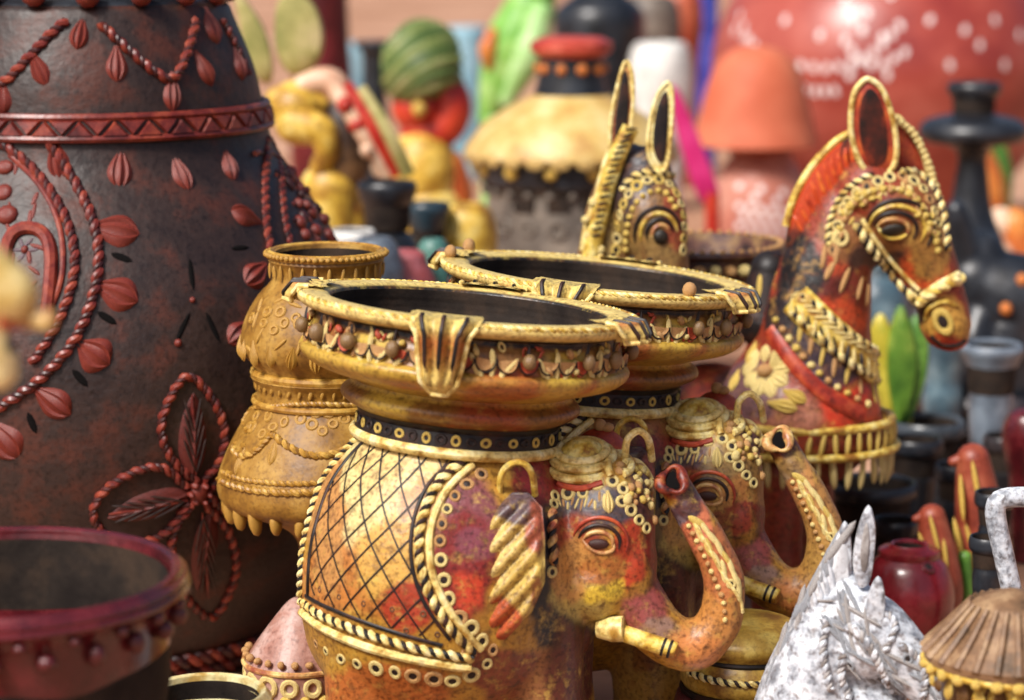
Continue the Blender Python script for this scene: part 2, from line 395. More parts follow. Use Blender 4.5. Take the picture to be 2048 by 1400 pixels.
    # piping, ropes and rings of the saddle cloth
    rope(root, skin, 'back_rope', CREAM, DARK, [(742, 853), (690, 903), (645, 965), (620, 1040), (606, 1110), (602, 1192)], 8)
    cord(root, skin, 'dark_piping', DARK, [(756, 858), (702, 910), (660, 970), (634, 1042), (620, 1112), (616, 1192)], 5, .6)
    rope(root, skin, 'saddle_rope', CREAM, DARK, [(930, 920), (880, 962), (850, 1020), (838, 1080), (843, 1140), (866, 1202), (906, 1262), (948, 1303)], 11)
    cord(root, skin, 'saddle_piping', CREAM, [(945, 930), (898, 975), (869, 1030), (859, 1085), (866, 1150), (894, 1213), (935, 1270), (962, 1298)], 8)
    cord(root, skin, 'dark_piping', DARK, [(913, 918), (862, 962), (833, 1020), (822, 1080), (827, 1145), (852, 1212), (900, 1280)], 4, .6)
    rope(root, skin, 'girth_rope', CREAM, DARK, [(604, 1202), (640, 1228), (710, 1258), (800, 1288), (890, 1308), (945, 1316)], 10)
    cord(root, skin, 'girth_piping', CREAM, [(606, 1224), (650, 1257), (730, 1292), (820, 1316), (900, 1331), (940, 1335)], 9)
    cord(root, skin, 'dark_piping', DARK, [(612, 1192), (650, 1212), (720, 1241), (800, 1268), (885, 1291)], 4.5, .6)
    for (x, y, r) in [(948, 909, 17), (963, 948, 13), (934, 968, 14), (910, 992, 14), (894, 1018, 14), (884, 1048, 13), (880, 1082, 15), (882, 1120, 16), (888, 1160, 17), (898, 1198, 16), (918, 1236, 17), (942, 1256, 17), (964, 1282, 16), (986, 1300, 13), (938, 1306, 17),
                      (632, 1288, 9), (652, 1302, 11), (682, 1318, 13), (714, 1328, 12), (752, 1337, 16), (790, 1345, 14), (826, 1352, 17), (868, 1358, 18), (905, 1362, 17), (943, 1350, 17), (974, 1328, 12)]:
        stick(root, skin, 'moulded_ring', 'ring', CREAM if (x + y) % 3 else PINK, x, y, r, depth=r * .8)
    # ear: thick ridged fan
    def earf(u, v):
        t = (v + 1) / 2; y = 985 + 300 * t
        xl = np.interp(t, [0, .1, .3, .6, .85, 1], [1022, 978, 958, 962, 966, 992]); xr = np.interp(t, [0, .1, .3, .6, .8, 1], [1056, 1084, 1090, 1090, 1064, 1006])
        x = xl + (xr - xl) * (u + 1) / 2; p = ear_base(x, y); ph = (y + 1.0 * (x - 1025) + .0006 * (x - 990) ** 2) * math.pi / 49; h = (17 * abs(math.sin(ph)) - 9) * (1 - abs(u) ** 10) * (.55 + .45 * min(1, (1 - u) * 1.2))
        edge = (1 - u ** 8) * (1 - abs(2 * t - 1) ** 14)
        return p - FW * ((20 + h) * S * edge - 2 * S * (1 - edge))
    pts = {}
    def ear_base(x, y):
        q, n = skin.hit(1025, y); return CP + ray(x, y) * ((q - CP).dot(FW) - (x - 1025) * .15 * S - 2 * S)
    em = MB(); nu, nv = 22, 60; V = [earf(u, v) for u in np.linspace(-1, 1, nu) for v in np.linspace(-1, 1, nv)]
    em.grid(V, nu, nv); V2 = [Vector(p) + FW * 16 * S for p in V]; o = len(em.v); em.v += [tuple(p) for p in V2]
    em.f += [tuple(o + i for i in reversed(f)) for f in list(em.f)]
    idx = [j for j in range(nv)] + [i * nv + nv - 1 for i in range(1, nu)] + [(nu - 1) * nv + j for j in range(nv - 2, -1, -1)] + [i * nv for i in range(nu - 2, 0, -1)]
    for a, b in zip(idx, idx[1:] + idx[:1]): em.f.append((b, a, a + o, b + o))
    em.v = [tuple(p) for p in em.v]
    ec = paint(em, '#bfa052', [(1040, 1010, 60, 30, '#5c4a4e'), (1072, 1050, 22, 60, '#9c5038'), (1000, 1110, 40, 70, '#cdb066'), (1050, 1150, 40, 50, '#c0a04c'), (1000, 1250, 34, 44, '#b0522c'), (1015, 1275, 24, 16, '#98351e'), (1076, 1190, 18, 40, '#98602e')], 16)
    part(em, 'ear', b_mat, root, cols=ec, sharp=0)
    def loop3(pts, r, d, name, mat, n=8):
        Q = smooth_path([E(x, y, dd) for (x, y, dd) in pts], r * S * .6); return part(MB().tube(Q, r * S, n), name, mat, root)
    ez = lambda x, y: (skin.hit(x, y)[0] - CP).dot(FW)
    q = skin.hit(1035, 970)[0].y - D1
    loop3([(1000, 1008, q - .006), (1002, 955, q - .016), (1018, 930, q - .02), (1045, 926, q - .02), (1064, 948, q - .014), (1070, 990, q - .002)], 6.5, 0, 'ear_loop', GOLD)
    q2 = skin.hit(1270, 930)[0].y - D1
    loop3([(1250, 915, q2), (1255, 880, q2 - .004), (1277, 862, q2 - .002), (1297, 880, q2 + .008), (1304, 920, q2 + .02)], 7.5, 0, 'far_ear_loop', CREAM)
    # eye with its stacked lids
    skin2 = skin
    for i, (rx, ry, w) in enumerate([(30, 22, 4.5), (42, 35, 4), (55, 50, 4)]):
        a = np.linspace(R(195), R(382), 12); cord(root, skin, 'eyelid', (PINK, DARK, RUST)[i], [(1196 + rx * math.cos(t) + i * 2, 1085 + ry * math.sin(t)) for t in a], w, lift=.3, taper=True)
    cord(root, skin, 'eyelid', PINK, [(1166, 1080), (1182, 1098), (1205, 1106), (1226, 1100), (1228, 1086)], 4, lift=.3, taper=True)
    stick(root, skin, 'eyeball', 'bead', clay('eye_brown', '#32140f', '#1e0e0c', '#54281c', 60, .5, .4, .2, .2), 1197, 1088, (22, 12), depth=6)
    # coiled boss on the crown, chains of rings, curls
    cp, cn = skin.hit(1165, 940); up = (Vector((0, 0, 1)) - FW * .28 + Vector((-.05, 0, 0))).normalized()
    ctop = E(1165, 925, -.022)
    for i, (r, h) in enumerate([(72, 0), (60, 14), (47, 26)]):
        t = MB().lathe([(h * S + 9 * S * math.sin(a), (r + 9 * math.cos(a)) * S) for a in np.linspace(0, 2 * math.pi, 9)], ctop, up, 40); part(t, 'crown_coil', CREAM, root)
    part(MB().lathe([(-20 * S, 66 * S), (8 * S, 62 * S), (24 * S, 46 * S), (36 * S, 36 * S), (48 * S, 20 * S), (52 * S, .0)], ctop, up, 32), 'crown_boss', GOLD, root)
    for (x, y, r) in [(1110, 992, 15), (1136, 986, 15), (1166, 985, 14), (1194, 968, 15), (1225, 962, 13), (1246, 978, 14), (1244, 1003, 13), (1262, 1020, 14), (1278, 1040, 14), (1293, 1056, 13), (1104, 1144, 14), (1108, 1008, 13)]:
        stick(root, skin, 'moulded_ring', 'ring', CREAM, x, y, r, depth=r * .8)
    stick(root, skin, 'forehead_drop', 'drop', CREAM, 1217, 1004, (20, 22))
    rope(root, skin, 'cheek_rope', PINK, DARK, [(1104, 1022), (1102, 1060), (1103, 1095), (1107, 1128)], 11)
    cord(root, skin, 'scroll', CREAM, [(1222, 955), (1214, 925), (1232, 905), (1256, 916), (1262, 942), (1245, 950)], 8)
    cord(root, skin, 'scroll', CREAM, [(1262, 905), (1290, 915), (1308, 940), (1312, 958)], 7)
    cord(root, skin, 'scroll', RUST, [(1115, 968), (1160, 978), (1205, 966)], 7)
    for (x, y, a) in [(1278, 962, 20), (1262, 975, 0), (1292, 985, 30), (1300, 1010, 20), (1308, 1040, 0), (1285, 940, 40), (1240, 930, 0)]:
        stick(root, skin, 'crest_bead', 'bead', CREAM if a else PINK, x, y, 10, depth=8)
    for (x, y) in [(1195, 872), (1215, 855), (1222, 878), (1200, 850), (1180, 880), (1160, 890)]:
        p = E(x, y, .012); piece('crest_bead', 'bead', PINK, root, p, -FW, UP, 12 * S)
    rc = random.Random(3)
    for i in range(34):
        x, y = rc.uniform(1228, 1312), rc.uniform(925, 1005)
        if x - 1228 > (y - 915) * .2: stick(root, skin, 'crest_bead', 'bead', (CREAM, PINK, GOLD)[i % 3], x, y, rc.uniform(6, 10), depth=8)
    for i in range(12): stick(root, skin, 'crest_petal', 'seed', PINK if i % 2 else CREAM, 1118 + i * 9, 1002 + 4 * (i % 3) - 10 * (i > 8), (6, 12), rc.uniform(-30, 30), depth=8)
    cb = MB(); cb.ell(E(1200, 905, .015), (55 * S, 40 * S, 50 * S)); part(cb, 'crest', RUST, root)
    # garland down the outside of the trunk
    for i, (x, y, a) in enumerate([(1397, 1040, 130), (1412, 1052, 145), (1428, 1072, 140), (1442, 1092, 150), (1455, 1112, 150), (1466, 1132, 160), (1474, 1152, 165), (1400, 1060, 150), (1420, 1092, 150), (1434, 1114, 155), (1450, 1140, 165), (1481, 1176, 172)]):
        stick(root, skin, 'trunk_leaf', 'seed', CREAM if i % 4 else GOLD, x - 3, y + 3, (14, 24), a, depth=12)
    cord(root, skin, 'trunk_piping', CREAM, [(1388, 1046), (1420, 1100), (1444, 1145), (1462, 1172), (1480, 1200), (1484, 1225)], 4)
    stick(root, skin, 'moulded_ring', 'ring', CREAM, 1462, 1168, 11)
    for i, (x, y) in enumerate(along([(1378, 1052), (1408, 1110), (1430, 1160), (1446, 1200), (1450, 1240)], 17)): stick(root, skin, 'trunk_bead', 'bead', PINK if i % 2 else CREAM, x, y, 6, depth=6)
    # trunk tip with its nostril
    n_ = (UP * .55 - FW + Vector((-.10, 0, 0))).normalized(); p, n = skin.hit(1346, 962)
    tip = clay('trunk_tip_red', '#7a2a18', '#2a1210', '#a05a30', 90, .45, .5, .6, .5)
    rm = MB(); xx = n_.cross(UP).normalized(); yy = n_.cross(xx)
    rm.tube([p + n_ * .001 + (xx * math.cos(a) * 23 + yy * math.sin(a) * 27) * S * (1 + .14 * math.sin(3 * a + .6)) for a in np.linspace(0, 2 * math.pi, 40)], [(8 + 4 * math.sin(2 * a + 1)) * S for a in np.linspace(0, 2 * math.pi, 40)], 10); part(rm, 'trunk_tip', tip, root, sharp=0)
    piece('nostril', 'dab', clay('matte_black', '#0c0a0a', '#080707', '#120e0e', 20, .9, .1, 0, 0), root, p + n_ * .0005, n_, UP, (18 * S, 22 * S, 8 * S))
    # tusk
    a, b = E(1222, 1258, -.062), E(1352, 1302, -.075)
    part(MB().lathe([(-.012, .007), (.0, .0108), (.011, .0108), (.012, .008)], a, (b - a) + Vector((0, 0, .02)), 20, cap='bt'), 'tusk_socket', CREAM, root)
    L = (b - a).length; tk = part(MB().lathe([(.0, .0066), (L * .3, .0072), (L * .7, .0074), (L * .96, .0073), (L * .995, .0066), (L, .0)], a, b - a, 18), 'tusk', GOLD, root)
    for q in (.78, .88): part(MB().lathe([(L * q, .0068), (L * q + .001, .0079), (L * q + .0025, .0079), (L * q + .0035, .0068)], a, b - a, 18), 'tusk_band', DARK, tk)
    # ---- bowl on the back
    bp = [(300, 188), (312, 206), (325, 230), (336, 240), (348, 236), (358, 222), (368, 220), (380, 255), (394, 300), (408, 322), (422, 330), (432, 326), (436, 316), (446, 314), (470, 310), (486, 300), (496, 298), (503, 318), (510, 335), (520, 342), (529, 338), (533, 322), (533, 296), (529, 282), (518, 274), (480, 276), (430, 262), (400, 200), (392, 100), (390, .01)]
    PB = smooth_path(bp, 7)
    bowl = MB().lathe([(u * S, max(.01, r) * S) for u, r in PB], c0, ax, 128, wob=.006)
    bc = np.zeros((len(bowl.v), 4)); rows = np.repeat(np.arange(len(PB)), 128)
    zones = [('#7c5426', 296, 360), ('#b8943a', 360, 437), ('#8c6030', 437, 488), ('#231a1a', 488, 504), ('#dcc274', 504, 540)]  # near-black zone paints in the shade of the recess under the lip
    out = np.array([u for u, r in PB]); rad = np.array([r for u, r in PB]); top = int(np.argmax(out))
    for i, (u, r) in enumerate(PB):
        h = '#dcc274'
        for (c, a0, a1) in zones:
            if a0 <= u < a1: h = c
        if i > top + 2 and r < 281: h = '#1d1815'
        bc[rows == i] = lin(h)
    V = np.array(bowl.v); x, y = to_px(V); nz = np.array([noise.noise(Vector(p) * 22) for p in bowl.v])
    outer = (rows <= top) & (out[rows] < 482)
    w = np.clip((nz - .16) * 3, 0, .7)[:, None] * outer[:, None]; bc = bc * (1 - w) + np.array(lin('#a2402a')) * w
    nz2 = np.array([noise.noise(Vector(p) * 15 + Vector((5, 3, 1))) for p in bowl.v]); w = np.clip((nz2 - .1) * 3.5, 0, .85)[:, None] * outer[:, None]; bc = bc * (1 - w) + np.array(lin('#c9aa44')) * w
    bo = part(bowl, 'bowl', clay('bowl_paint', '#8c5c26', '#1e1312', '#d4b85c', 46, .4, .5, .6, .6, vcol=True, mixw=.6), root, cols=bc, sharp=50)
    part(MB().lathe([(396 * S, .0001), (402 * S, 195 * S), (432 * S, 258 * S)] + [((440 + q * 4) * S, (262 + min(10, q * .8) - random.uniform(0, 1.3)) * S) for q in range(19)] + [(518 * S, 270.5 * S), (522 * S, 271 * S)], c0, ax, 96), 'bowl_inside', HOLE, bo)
    # dark neck band with its row of rings
    part(MB().lathe([(258 * S, 205 * S), (270 * S, 207 * S), (300 * S, 200 * S), (312 * S, 208 * S)], c0, ax, 96), 'neck_band', DARK, root)
    part(MB().lathe([((262 + 11 * math.sin(a)) * S, (207 + 10 * math.cos(a)) * S) for a in np.linspace(0, 2 * math.pi, 10)], c0, ax, 96), 'neck_piping', CREAM, root)
    for j in range(44):
        t = 2 * math.pi * j / 44; n = (py_ * math.cos(t) + pz * math.sin(t)); p = c0 + ax * 287 * S + n * 204 * S
        piece('neck_ring', 'ring', GOLD if j % 2 else DARK, root, p, n, ax, (11 * S, 11 * S, 8 * S))
    # etched rope round the lip, scales on the wall, hanging beads
    t = np.linspace(0, 2 * math.pi, 620); Pq = [c0 + ax * 528 * S + (py_ * math.cos(a) + pz * math.sin(a)) * 337 * S for a in t]; Nq = [(ax + (py_ * math.cos(a) + pz * math.sin(a))).normalized() for a in t]
    ro = part(rope_mesh(Pq, Nq, 6 * S, 0, 4.2), 'lip_rope', CREAM, bo); part(rope_mesh(Pq, Nq, 6 * S, math.pi, 4.2), 'strand', GOLD, ro)
    def on_wall(deg, u, r): # degrees from the side facing the viewer, growing to the right
        a = R(deg - 90); n = py_ * math.cos(a) + pz * math.sin(a); return c0 + ax * u * S + n * r * S, n
    for j in range(48):
        d = j * 7.5; p, n = on_wall(d, 466, 319); piece('wall_scale', 'scale', PINK if j % 3 else RUST, bo, p, n, ax, (20 * S, 24 * S, 16 * S)); piece('scale_outline', 'arc', DARK, bo, p + n * 1.5 * S, n, ax, (20 * S, 24 * S, 16 * S))
    for d in (-42, -24, 22, 46, 62, 90, 118, 150, 180, 210, 240, 300, -78):
        p, n = on_wall(d, 478, 322); piece('bead_stalk', 'seed', DARK, bo, p, n, ax, (8 * S, 26 * S, 14 * S))
        p, n = on_wall(d, 466, 330); piece('hanging_bead', 'bead', clay('dull_bronze_paint', '#7c5c3c', '#3c2a20', '#a8905c', 60, .35), bo, p, n, ax, (15 * S, 18 * S, 15 * S))
    rb = random.Random(5)
    for i in range(120):
        d_ = rb.uniform(-110, 110); u_ = rb.choice((444, 480, 486, 450)) + rb.uniform(-4, 4); p, n = on_wall(d_, u_, 317 - max(0, u_ - 470) * .5); an = rb.uniform(-70, 70)
        piece('wall_petal', rb.choice(('seed', 'seed', 'ring', 'bead')), rb.choice((GOLD, PINK, CREAM, RUST)), bo, p, n, ax * math.cos(R(an)) + ax.cross(n) * math.sin(R(an)), (7 * S, 12 * S if i % 3 else 8 * S, 8 * S))
    for cdeg in (-58, -34, 10, 34, 55, 140, 220):
        for k, (dd, du, an) in enumerate([(-6, 0, -30), (0, -6, 0), (6, 0, 30), (-3.5, -20, -15), (3.5, -20, 15), (0, 12, 0)]):
            p, n = on_wall(cdeg + dd, 452 + du, 318); up_ = ax * math.cos(R(an)) + ax.cross(n) * math.sin(R(an)); piece('leaf_cluster_petal', 'seed', CREAM, bo, p, n, up_, (12 * S, 24 * S, 13 * S))
    # fluted tongues folded over the lip
    for deg in (-7, 68, 172, 262):
        def tong(u, v):
            s_ = (v + 1) / 2 * (1 if deg == -7 else .36)       # 0 on the lip .. 1 at the lower tip
            wdt = float(np.interp(s_, [0, .2, .35, .6, .85, 1], [13, 11.5, 8.0, 7.0, 5.8, 2.6]))
            uu = float(np.interp(s_, [0, .18, .3, .6, 1], [540, 538, 515, 455, 392])); rr_ = float(np.interp(s_, [0, .18, .3, .6, .85, 1], [300, 342, 356, 352, 345, 322]))
            p, n = on_wall(deg + wdt * u, uu, rr_ + 9 * (1 - u * u) + 10.0 * math.cos(u * 3.4 * math.pi) * math.sin(math.pi * min(1, s_ * 1.05)))
            return p + ax * (3 * S * math.cos(u * 3.4 * math.pi) * (1 - s_) * (s_ > .05))
        tm = patch(tong, 25, 26); o = len(tm.v); cc = c0 + ax * 450 * S
        tm.v += [tuple(Vector(p) + ((cc - Vector(p)) - ax * (cc - Vector(p)).dot(ax)).normalized() * 20 * S) for p in tm.v[:o]]; tm.f += [tuple(o + i for i in reversed(f)) for f in list(tm.f)]
        tc_ = np.zeros((len(tm.v), 4)); tc_[:] = lin('#d9be6c')
        vv = np.tile(np.linspace(0, 1, 26), 25 * 2); ww = np.clip(np.minimum((vv - .28) / .12, (.72 - vv) / .25), 0, 1)[:, None] * .75; tc_ = tc_ * (1 - ww) + np.array(lin('#b4542c')) * ww
        part(tm, 'fluted_tongue', b_mat, bo, cols=tc_, sharp=0)
        sk = Skin(tm)
        bm_ = MB(); pts_ = [tong(sg, v) for sg, v in [(-1, q) for q in np.linspace(-.5, 1, 20)] + [(q, 1.) for q in np.linspace(-.8, .8, 9)] + [(1, q) for q in np.linspace(1, -.5, 20)]]
        bm_.tube(pts_, 5 * S, 8); part(bm_, 'tongue_edge', CREAM, bo)
        for sg in (-.59, 0., .59):
            gm_ = MB(); gm_.tube([tong(sg + .0, v) + (tong(sg, v) - cc - ax * (tong(sg, v) - cc).dot(ax)).normalized() * .0006 for v in np.linspace(-.85, .35 if deg == -7 else .9, 22)], [4.2 * S * min(1, .3 + 3 * (1 - abs(2 * q - 1))) for q in np.linspace(0, 1, 22)], 6); part(gm_, 'tongue_groove', DARK, bo)
        for dd in ((-15, 15) if deg in (262,) else (-32,) if deg == 68 else ()):
            p, n = on_wall(deg + dd * .85, 545, 322); piece('lip_bead', 'bead', PINK, bo, p, ax, n, (14 * S, 14 * S, 18 * S))
    return root
EL = elephant()
el2 = copy_tree(EL); k = 1.03
a1 = W(937, 605, D1); a2 = W(1192, 545, 2.355)
o1 = Vector(EL.location); TH = R(-7); el2.scale = (k, k, k); el2.rotation_euler = (0, 0, TH); el2.location = a2 - Matrix.Rotation(TH, 3, 'Z') @ (a1 - o1) * k; DROP = -el2.location.z
for ch in el2.children:
    if ch.name.startswith('body'):
        ch.data = ch.data.copy()
        for v in ch.data.vertices: v.co.z = max(v.co.z, DROP / k)
        ca = ch.data.attributes['Col'].data
        for v in ch.data.vertices:
            w = min(.75, max(0, .45 + 1.2 * noise.noise(v.co * 14 + Vector((3, 8, 2))))); h = lin('#ac8844') if noise.noise(v.co * 20) > -.05 else lin('#6a2c20'); c_ = ca[v.index].color
            ca[v.index].color = [c_[q] * (1 - w) + h[q] * w for q in range(3)] + [1]
    if ch.name.startswith('trunk_tip'):
        ch.data = ch.data.copy(); ch.data.materials[0] = PINK
for q in [q for ch in EL.children for q in ch.children if q.name.startswith('lip_bead')]: bpy.data.objects.remove(q)      # only the rear one has them
el2['label'] = 'ornate clay elephant planter with cream coiled crown, behind its twin and before the horse'

# ------------------------------------------------------------------ general pots
def prof_px(cx, D, prof, step=None):
    """(y, r) in photo pixels read off an outline -> (height, radius) in metres"""
    out = [(W(cx, y, D).z, r * mp(y, D)) for y, r in prof]; return out
def pot(name, label, cat, cx, D, prof, mat, rim=None, inner=None, group=None, foot=.8, n=48, round_=True, wob=.008, tilt=(0, 0), grooves=()):
    """prof: (y, half width) from the top of the outside down; stands on the ground"""
    P = prof_px(cx, D, prof)[::-1]
    if P[0][0] > .004: P = [(0, P[0][1] * foot * .9)] + ([(P[0][0] * .35, P[0][1] * foot)] if P[0][0] > .08 else []) + P
    P = [(max(0, z), r) for z, r in P]
    b = W(cx, 700, D); b.z = 0
    root = thing(name, label, cat, b, group)
    Q = smooth_path(P, max(.004, P[-1][0] / 70)) if round_ else P
    Q = [(max(0, z), max(1e-5, r)) for z, r in Q]
    top = Q[-1]; body = MB()
    if inner:            # open mouth
        w = inner * mp(prof[0][0], D); ins = [(top[0] + w * .35, top[1] - w * .3), (top[0] + w * .2, top[1] - w * .8), (top[0] - w * .8, top[1] - w)]
        body.lathe(list(Q) + ins, b, (tilt[0], tilt[1], 1), n, wob=wob, cap='b')
        part(body, 'body', mat, root)
        dep = min(top[0] * .6, top[1] * 1.6)
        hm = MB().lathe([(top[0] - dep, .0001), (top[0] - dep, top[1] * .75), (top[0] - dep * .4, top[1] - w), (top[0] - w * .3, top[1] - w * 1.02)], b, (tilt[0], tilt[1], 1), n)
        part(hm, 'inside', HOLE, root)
    else:
        if top[1] > 1e-4: Q.append((top[0] + .0005, 1e-5))
        body.lathe(Q, b, (tilt[0], tilt[1], 1), n, wob=wob, cap='b'); part(body, 'body', mat, root)
    if rim:
        ry, rr, rw, rm = rim; z = W(cx, ry, D).z; k = mp(ry, D)
        part(MB().lathe([(z + rw * k * math.sin(a), (rr + rw * 1.2 * math.cos(a)) * k) for a in np.linspace(0, 2 * math.pi, 11)], b, (tilt[0], tilt[1], 1), n), 'rim', rm, root)
    root['skin'] = 0; del root['skin']; SK[root.name] = Skin(body); return root
SK = {}
def band(root, cx, D, y, r, w, mat, name='band', n=64):
    z = W(cx, y, D).z; k = mp(y, D); b = Vector(root.location)
    return part(MB().lathe([(z + w * k * math.sin(a), (r + w * .8 * math.cos(a)) * k) for a in np.linspace(0, 2 * math.pi, 9)], b, (0, 0, 1), n), name, mat, root)
def ringed(root, cx, D, y, r, count, name, unit, mat, size, ang=0, a0=0., half=True, out=0., depth=None):
    z = W(cx, y, D).z; k = mp(y, D); b = Vector(root.location); sx, sy = size if hasattr(size, '__len__') else (size, size)
    for j in range(count):
        t = 2 * math.pi * (j + a0) / count
        if half and math.sin(t) > .35: continue
        n = Vector((math.cos(t), math.sin(t), 0)); up = Vector((0, 0, 1)) * math.cos(R(ang)) + Vector((0, 0, 1)).cross(n) * math.sin(R(ang))
        piece(name, unit, mat, root, b + n * (r + out) * k + Vector((0, 0, z)), n, up, (sx * k, sy * k, (depth or min(sx, sy)) * k))

# ------------------------------------------------------------------ the big dark vase
DV = 2.66
VB = clay('dark_vase_clay', '#32231f', '#281c1a', '#4a261c', 22, .46, .42, .6, .6, fine=200)
VR = clay('vase_red_relief', '#742a22', '#4c1a18', '#93412c', 40, .36, .5, .3, .35)
VD = clay('vase_dark_brown_paint', '#3c1616', '#281012', '#4c1c18', 40, .42, .5, .2, .2)  # dark brown second strand of the vase ropes, and some petals
vase = None
def big_vase():
    pr = [(-190, 250), (-165, 262), (-140, 240), (-60, 205), (-10, 212), (0, 262), (8, 276), (30, 284), (130, 321), (200, 336), (250, 346), (310, 366), (400, 428), (500, 484), (600, 516), (700, 530), (820, 528), (930, 508), (1040, 470), (1140, 415), (1220, 365), (1262, 340), (1282, 335)]
    cx = 200; b = W(cx, 700, DV); b.z = 0
    root = thing('large_vase', 'huge dark brown clay vase with red rope arches, petals and a big four petal flower', 'vase', b)
    P = [(max(0, z), r) for z, r in smooth_path(prof_px(cx, DV, pr)[::-1], .008)]
    top = P[-1]; body = MB().lathe(P + [(top[0] + .004, top[1] - .012), (top[0] - .03, top[1] - .02)], b, (0, 0, 1), 160, wob=.006, cap='b')
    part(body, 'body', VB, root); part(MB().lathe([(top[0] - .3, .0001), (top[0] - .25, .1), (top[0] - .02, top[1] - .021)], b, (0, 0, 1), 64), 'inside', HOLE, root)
    sk = Skin(body)
    part(MB().lathe([(W(cx, -12, DV).z, 212 * mp(0, DV)), (W(cx, -6, DV).z, 262 * mp(0, DV)), (W(cx, 2, DV).z, 270 * mp(0, DV)), (W(cx, 12, DV).z, 268 * mp(0, DV))][::-1], b, (0, 0, 1), 96), 'neck_step', BLACK, root)
    k = mp(0, DV)
    ringed(root, cx, DV, -20, 272, 17, 'neck_knob', 'bead', VR, (24, 28), a0=.15, out=6)
    def drop(x, y, s=26, a=0): stick(root, sk, 'drop', 'drop', VR, x, y, (s * 1.5, s * 1.5), a, depth=s * 1.1)
    def rp(pts, r=12): rope(root, sk, 'rope', VR, VD, pts, r * .88, pitch=3.0)
    rp([(-40, 120), (0, 168), (55, 118), (100, 70), (132, 42)]); rp([(200, 48), (262, 105), (310, 145), (346, 158), (372, 110), (392, 40)]); rp([(444, 40), (462, 75), (480, 112), (496, 150)], 9)
    for (x, y, a) in [(78, 138, -35), (160, 66, 0), (233, 128, 12), (345, 183, 0), (408, 136, -40), (478, 128, -10), (4, 196, 0), (424, 52, -12)]: drop(x, y, 25, a)
    # zigzag band: two edging cords, a raised strip and triangles
    z0, z1 = W(cx, 207, DV).z, W(cx, 247, DV).z
    def rad(z):
        zz = [p[0] for p in P]; return float(np.interp(z, zz, [p[1] for p in P]))
    part(MB().lathe([(z1 - .002, rad(z1) - .001), (z1, rad(z1) + .0055), (z0, rad(z0) + .0055), (z0 + .002, rad(z0) - .001)], b, (0, 0, 1), 140), 'zigzag_band', VB, root)
    for z in (z0, z1): part(MB().lathe([(z + .004 * math.sin(a), rad(z) + .005 + .004 * math.cos(a)) for a in np.linspace(0, 2 * math.pi, 8)], b, (0, 0, 1), 140), 'band_edge', VR, root)
    nz = 34
    for j in range(nz):
        t0 = 2 * math.pi * j / nz
        if math.sin(t0) > .4: continue
        tri = MB(); w = math.pi / nz * .86
        for up_ in (0, 1):
            tt = t0 + up_ * math.pi / nz; q = []
            for (a, h) in [(-w, .12), (w, .12), (0, .86)]:
                zz = z1 + (z0 - z1) * (h if not up_ else 1 - h); r_ = rad(zz) + .0055; q.append((math.cos(tt + a) * r_ + b.x, math.sin(tt + a) * r_ + b.y, zz))
            c_ = sum((Vector(p) for p in q), Vector()) / 3; o_ = (c_ - Vector((b.x, b.y, c_.z))).normalized()
            q2 = [tuple(Vector(p) * .75 + c_ * .25 + o_ * .0045) for p in q]
            tri.add(q + q2, [(0, 1, 4, 3), (1, 2, 5, 4), (2, 0, 3, 5), (3, 4, 5)] if not up_ else [(0, 3, 4, 1), (1, 4, 5, 2), (2, 5, 3, 0), (3, 5, 4)])
        part(tri, 'zigzag_tooth', VR, root, sharp=30)
    for (x, y, a) in [(240, 338, 8), (362, 346, -6), (458, 330, -4), (115, 320, 0)]: drop(x, y, 27, a)
    # arched panel facing left, its ropes, petals and slits
    rp([(100, 288), (150, 365), (185, 440), (197, 510), (188, 585), (155, 670), (105, 735), (50, 782), (-20, 825)], 13)
    rp([(0, 285), (60, 330), (110, 395), (138, 455), (150, 520), (138, 590), (105, 665), (65, 725)], 12)
    cord(root, sk, 'ridge', VR, [(20, 310), (75, 365), (112, 430), (126, 500), (120, 570), (90, 640)], 6)
    for (x, y, a) in [(230, 459, -82), (233, 585, -65), (186, 706, -58), (104, 803, -50), (8, 880, -30)]:
        stick(root, sk, 'petal', 'drop', VR, x, y, (56, 46), a, depth=32)
    for (x, y, a) in [(243, 515, 108), (214, 636, 122), (160, 756, 138), (64, 846, 160)]: stick(root, sk, 'slit', 'slit', clay('matte_black', '#0c0a0a', '#080707', '#120e0e', 20, .9, .1, 0, 0), x, y, (26, 23), a, depth=60)
    cord(root, sk, 'niche_arch', VR, [(10, 560), (12, 500), (30, 462), (62, 455), (92, 468), (103, 510), (100, 570), (92, 640)], 14)
    for j in range(6): stick(root, sk, 'niche_petal', 'seed', clay('grey_relief', '#5c4a52', '#40343a', '#6a5058', 30, .4), 50 + 15 * math.cos(j * 1.047), 500 + 17 * math.sin(j * 1.047), (9, 15), 90 + j * 60, depth=9)
    stick(root, sk, 'niche_boss', 'bead', VR, 50, 500, 9); stick(root, sk, 'relief_knob', 'bead', VR, 15, 430, 24, depth=16); stick(root, sk, 'relief_knob', 'bead', VR, 10, 335, 18, depth=12); stick(root, sk, 'relief_knob', 'bead', VR, 8, 385, 20, depth=12)
    for (x, y, a) in [(383, 548, 0), (366, 655, 28), (426, 655, -28)]: stick(root, sk, 'slit', 'slit', clay('matte_black', '#0c0a0a', '#080707', '#120e0e', 20, .9, .1, 0, 0), x, y, (20, 34), a, depth=60)
    stick(root, sk, 'relief_knob', 'bead', VR, 356, 686, 9); stick(root, sk, 'relief_knob', 'bead', VR, 385, 600, 7)
    # arched panel seen edge-on
    rp([(536, 275), (531, 330), (530, 400), (533, 460), (545, 520)], 10); rp([(558, 285), (562, 340), (566, 410), (575, 470), (590, 510)], 9); rp([(540, 275), (580, 310), (610, 350), (640, 410), (660, 460)], 7)
